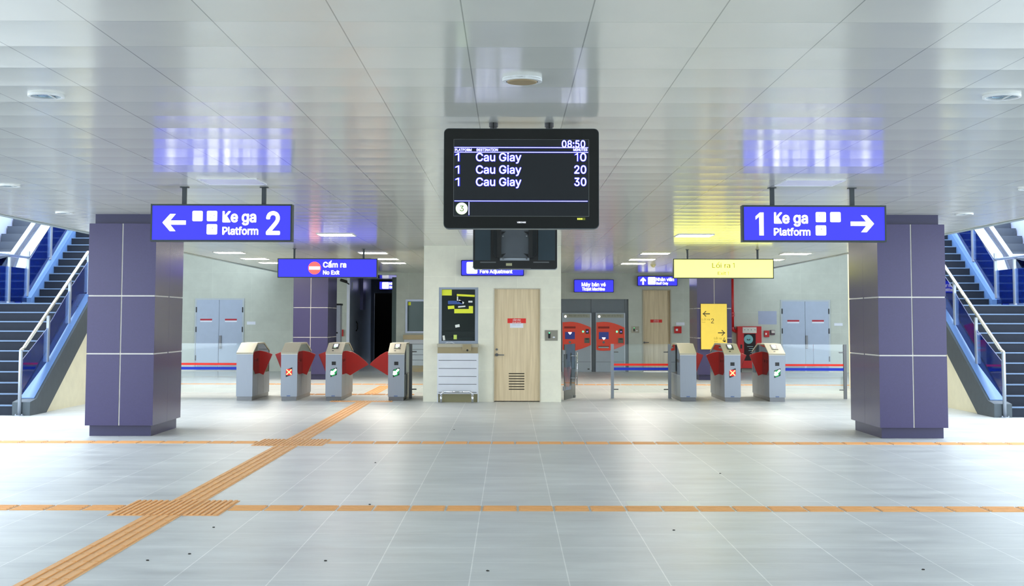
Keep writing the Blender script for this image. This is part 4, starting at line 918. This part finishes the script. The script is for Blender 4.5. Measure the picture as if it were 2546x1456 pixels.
# red pipe
xp = AX(1821.5, YB - .15); ze = AZ(822, YB - .15); xe = r4[0]
t = thing('fire_pipe', 'red vertical fire pipe dropping from the ceiling to the hose cabinet', 'pipe', (xp, YB - .12, ze))
MB().tube([(xp, YB - .12, CE), (xp, YB - .12, ze + .1), (xp + .03, YB - .12, ze + .03), (xp + .1, YB - .12, ze), (xe, YB - .12, ze)], .05, 16).build('pipe', REDP, t, smooth=True)
for zz in (AZ(783, YB), AZ(814, YB), ze + .55): MB().cyl((xp, YB - .12, zz - .03), (xp, YB - .12, zz + .03), .062, 16).box(xp - .02, xp + .02, YB - .12, YB, zz - .015, zz + .015).build('pipe_clamp', REDP, t)
# yellow exit board on the column
Yb = 35.85 - .068
x0, x1, z0, z1 = rect(1743, 755, 1807.5, 868, Yb)
t = thing('exit_board', 'upright yellow board with two arrows mounted on the distant right column', 'sign', ((x0 + x1) / 2, Yb, z0))
MB().box(x0, x1, Yb, Yb + .06, z0, z1).build('board', SIGNY, t)
MB().box(x0 - .006, x0, Yb + .01, Yb + .06, z0, z1).box(x1, x1 + .006, Yb + .01, Yb + .06, z0, z1).box(x0, x1, Yb + .01, Yb + .06, z1, z1 + .006).build('edge_line', pmat('dark_ochre_edge', (90, 80, 30), .5), t)
for (cx_, cy_, d) in ((1756, 779.7, -1), (1794, 827, 1)):
    c = at(cx_, cy_, Yb); a = MB(); L_ = .095
    a.box(c.x - L_, c.x + L_, Yb - .004, Yb, c.z - .011, c.z + .011)
    tp_ = c.x + d * L_
    for sg in (1, -1): a.prism([(tp_, c.z + sg * -.008), (tp_ - d * .075, c.z + sg * .072), (tp_ - d * .10, c.z + sg * .068), (tp_ - d * .02, c.z + sg * -.006)], 'y', Yb - .0045, Yb - .0005)
    a.build('arrow', INK, t)
T(t, 'Lối ra', 1745.5, 1765, 796, 791, Yb, INKO, 0); T(t, 'Exit', 1745.5, 1754, 802, 799, Yb, INKO, 0); T(t, '2', 1768, 1775, 803, 791.5, Yb, INK, 0, 'numeral')
T(t, 'Lối ra', 1775.5, 1794, 843, 838, Yb, INKO, 0); T(t, 'Exit', 1776, 1784, 850, 847, Yb, INKO, 0); T(t, '4', 1797, 1804.5, 850, 838.5, Yb, INK, 0, 'numeral')
# left back bits
x0, x1, _, z1 = rect(829, 756, 845.5, 900, 38.5)
t = thing('info_cabinet', 'tall narrow pale grey cabinet with a black top beside the left distant column', 'cabinet', ((x0 + x1) / 2, 38.7, 0))
MB().box(x0, x1, 38.5, 38.9, 0, z1 - .03).build('cabinet', pmat('pale_speckled_grey', (160, 168, 182), .4, vscale=20, var=.12), t)
MB().box(x0 - .02, x1 + .02, 38.48, 38.92, z1 - .03, z1 + .02).build('cap', BLACK, t)
c = at(838, 827, 38.5); MB().disc(c.x, c.z, .025, 38.49, 38.5, 12).build('lock', BLACK, t)
c = at(855, 697, YB - .3)
t = thing('security_camera', 'small black security camera on the far wall under the no entry sign', 'camera', (c.x, YB, c.z))
MB().cyl((c.x - .1, YB - .32, c.z + .02), (c.x + .08, YB - .22, c.z - .04), .045, 14).build('camera_body', BLACK, t)
MB().tube([(c.x + .05, YB - .24, c.z - .03), (c.x + .12, YB - .12, c.z - .1), (c.x + .12, YB, c.z - .1)], .018).build('bracket', BLACK, t)
c = at(875, 712, YB + 1.0)
tag(MB().box(cor0 + .005, cor0 + .02, YB + .9, YB + .96, AZ(722, YB + 1), AZ(702, YB + 1)).build('vertical_notice', PLATE), 'tiny white vertical lettering on the dark corridor wall', 'notice')
tag(MB().tube([(cor0 + .03, YB + 1.9, AZ(800, YB + 2)), (cor0 + .06, YB + 1.95, AZ(805, YB + 2)), (cor0 + .06, YB + 1.95, AZ(818, YB + 2)), (cor0 + .03, YB + 1.9, AZ(823, YB + 2))], .02).build('pull_handle', BLACK), 'black curved pull handle on the dark corridor metal', 'handle')

# ------------------------------------------------------------------ stairs and escalators
def side(sg, where):
    mxp = lambda a: .045 + sg * a
    R1, T1, n1 = .17, .315, 11; Y1 = 22.3; XO = 8.02; XI = 13.5
    def bx(mb, xa, xb, *a): return mb.box(mxp(xa), mxp(xb), *a)
    t = thing('staircase', f'dark stone staircase rising on the {where} of the hall', 'staircase', (mxp(9), Y1, 0), 'stone staircases')
    zl = R1 * n1; YL = Y1 + T1 * (n1 - 1); YU = 28.25; T2 = .285; n2 = 17
    for k in range(n1):
        y = Y1 + k * T1; yb_ = YU if k == n1 - 1 else Y1 + (k + 1) * T1 + .02
        stp = bx(MB(), XO + .12, XI, y, yb_, k * R1, (k + 1) * R1).build('step', STONE, t)
        bx(MB(), XO + .12, XI, y - .012, y + .03, (k + 1) * R1 - .02, (k + 1) * R1 + .002).build('nosing', NOSE, stp)
    for k in range(n2):
        y = YU + k * T2; z = zl + (k + 1) * R1
        stp = bx(MB(), XO + .12, 9.93, y, y + T2 + .02, z - R1 - .02, z).build('step', STONE, t)
        bx(MB(), XO + .12, 9.93, y - .012, y + .03, z - .02, z + .002).build('nosing', NOSE, stp)
    sl = R1 / T1; sl2 = R1 / T2
    # stringer beside the lower flight, toward the hall
    pr = [(Y1 - .05, 0), (Y1 - .05, .22), (Y1 + .25, .26), (YL + .05, zl + .16), (YU - .1, zl + .16), (YU + n2 * T2, zl + .16 + n2 * R1), (YU + n2 * T2, zl + n2 * R1 - .35), (YU, zl - .30), (YL + .1, zl - .30), (Y1 + .75, 0)]
    MB().prism(pr, 'x', mxp(XO), mxp(XO - .16)).prism([(a, b - .002) for a, b in pr], 'x', mxp(XO), mxp(XO + .13)).build('stringer', STONE2, t)
    pr2 = [(Y1 + .25, .262), (YL + .05, zl + .162), (YU - .1, zl + .162), (YU + n2 * T2, zl + .162 + n2 * R1)]
    MB().prism(pr2 + [(a, b + .012) for a, b in reversed(pr2)], 'x', mxp(XO - .12), mxp(XO + .12)).build('curb_top', CURB, t)
    # far side curb of the upper flight
    pu = [(YU - .2, zl), (YU - .2, zl + .14), (YU + n2 * T2, zl + .3 + n2 * R1), (YU + n2 * T2, zl + n2 * R1 - .3), (YU, zl - .25)]
    MB().prism(pu, 'x', mxp(9.93), mxp(10.12)).build('curb', CURB, t)
    wl = MB().prism([(Y1 + .8, 0), (YL + .1, zl - .31), (YU, zl - .31), (YU + 3.7, zl + 3.7 * sl2 - .4), (YU + 3.7, 0)], 'x', mxp(XO - .10), mxp(XO + .08))
    struct('wall_' + where, wl, STAIRW, f'cream wall under the {where} stairs')
    # hall side railing
    t = thing('stair_railing', f'steel and blue glass handrail on the hall side of the {where} stairs', 'railing', (mxp(XO), Y1, 0), 'stair railings')
    xr = XO; zr = .86; xh = mxp(xr)
    pA = (xh, Y1 - .08, 0); zA = 1.06
    hp = [(xh, Y1 - .08, zA - .0), (xh, Y1 + .05, zA + .04), (xh, YL + .15, zl + .16 + .80), (xh, YU - .05, zl + .16 + .80), (xh, YU + n2 * T2, zl + n2 * R1 + .16 + .80)]
    MB().tube(hp, .028, 14).build('handrail', pmat('satin_handrail', (200, 198, 186), .25, .8), t, smooth=True)
    MB().cyl(pA, (xh, Y1 - .08, zA), .03, 16).build('newel_post', STEEL, t, smooth=True)
    MB().cyl((xh, Y1 - .08, 0), (xh, Y1 - .08, .012), .07, 18).cyl((xh - .05, Y1 - .1, 0), (xh - .05, Y1 - .1, .03), .012, 8).cyl((xh + .05, Y1 - .1, 0), (xh + .05, Y1 - .1, .03), .012, 8).build('base_plate', STEEL, t)
    ys = [Y1 + 1.2, Y1 + 2.3, YL + .2, YL + 1.2, YU + .1, YU + 1.3, YU + 2.5]
    def ztop(y): 
        if y < YL + .05: return .26 + (zl + .16 - .26) * (y - Y1 - .25) / (YL + .05 - Y1 - .25)
        if y < YU - .1: return zl + .16
        return zl + .16 + (y - YU + .1) * (n2 * R1) / (n2 * T2 + .1)
    for y in ys: MB().box(xh - .022, xh + .022, y - .03, y + .03, ztop(y), ztop(y) + .80).build('post', STEEL, t)
    ee = [Y1 - .03] + ys
    for a, b in zip(ee[:-1], ee[1:]):
        za, zb_ = (ztop(a + .06) if a > Y1 else .30), ztop(b - .06)
        MB().prism([(a + .05, za + .04), (b - .05, zb_ + .04), (b - .05, zb_ + .62), (a + .05, za + .62)], 'x', xh - .006, xh + .006).build('glass_panel', GLB, t)
    # rail between stairs and escalator
    t = thing('stair_railing', f'inner glass guard rail between the {where} stairs and the escalator', 'railing', (mxp(10.03), YU, zl), 'stair railings')
    xg = mxp(10.03); zc = lambda y: zl + .14 + max(0, (y - YU + .2)) * (.16 + n2 * R1) / (n2 * T2 + .2)
    MB().tube([(xg, YU - 4.3, zl + .97), (xg, YU - .15, zl + .97), (xg, YU + n2 * T2, zl + n2 * R1 + 1.1)], .028, 14).build('handrail', CHROME, t, smooth=True)
    for y in (YU - 4.0, YU - 2.6, YU - 1.2, YU - .15, YU + 1.2, YU + 2.4, YU + 3.6):
        zb_ = zl if y < YU - .2 else zc(y)
        MB().box(xg - .025, xg + .025, y - .03, y + .03, zb_, zb_ + .93).build('post', STEEL, t)
    yl = [YU - 4.0, YU - 2.6, YU - 1.2, YU - .15, YU + 1.2, YU + 2.4, YU + 3.6]
    for a, b in zip(yl[:-1], yl[1:]):
        za = zl if a < YU - .2 else zc(a); zb_ = zl if b < YU - .2 else zc(b)
        if b <= YU: za = zb_ = zl
        MB().prism([(a + .05, za + .05), (b - .05, zb_ + .05), (b - .05, zb_ + .74), (a + .05, za + .74)], 'x', xg - .006, xg + .006).build('glass_panel', GLB, t)
    # escalator
    t = thing('escalator', f'escalator rising beside the {where} stone stairs', 'escalator', (mxp(11.3), YU, zl), 'escalators')
    YE = YU + .2; ye = YE + 5.2; rr = .577; s0, s1 = 10.75, 11.72
    for xa, xb, up in ((10.28, 10.72, .5), (11.75, 12.2, .45)):
        sl_ = lambda y, o: zl + o + (y - YE) * rr + .12
        b0 = [(YE - 1.2, zl), (YE - 1.2, zl + .14), (YE - .3, zl + .2), (YE + .5, sl_(YE + .5, .2 + up)), (ye, sl_(ye, .2 + up)), (ye, sl_(ye, -.9)), (YE + 1.2, zl)]
        MB().prism(b0, 'x', mxp(xa), mxp(xb)).build('side_cladding', CLADW, t)
        if up > .49: MB().prism([(YE + .5, sl_(YE + .5, .22 + up - .18)), (ye, sl_(ye, .22 + up - .18)), (ye, sl_(ye, .22 + up - .13)), (YE + .5, sl_(YE + .5, .22 + up - .13))], 'x', mxp(xa - .006), mxp(xa)).build('deck_band', CLADB, t)
        xm = mxp((xa + xb) / 2)
        MB().prism([(YE - .8, zl + .2), (YE - .9, zl + .9), (YE, zl + 1.02), (ye, sl_(ye, 1.02)), (ye, sl_(ye, .2 + up)), (YE + .5, sl_(YE + .5, .2 + up)), (YE - .3, zl + .2)], 'x', xm - .006, xm + .006).build('balustrade_glass', GLS, t)
        MB().tube([(xm, YE - .8, zl + .82), (xm, YE - 1.0, zl + .92), (xm, YE - .8, zl + 1.02), (xm, YE, zl + 1.06), (xm, ye, sl_(ye, 1.06))], .045, 12).build('handrail', HAND, t, smooth=True)
    for k in range(14):
        y = YE + .1 + k * .36; z = zl + .05 + (k + 1) * .2
        MB().box(mxp(s0), mxp(s1), y, y + .38, z - .28, z).build('step', TOOTH, t)
    MB().box(mxp(s0), mxp(s1), YE - 1.1, YE + .12, zl, zl + .05).build('comb_plate', STEEL, t)
    # outer side of the stairwell: blue clad inner slope
    t = thing('cladding_panel', f'deep blue sloping panel between the {where} stairs and the escalator', 'panel', (mxp(10.2), YU, zl))
    MB().prism([(YU - .2, zl), (YU - .2, zl + .1), (YU + n2 * T2, zl + n2 * R1 + .62), (YU + n2 * T2, zl + n2 * R1 - .4), (YU, zl - .2)], 'x', mxp(10.14), mxp(10.27)).build('panel', CLADB, t)
side(-1, 'left'); side(1, 'right')
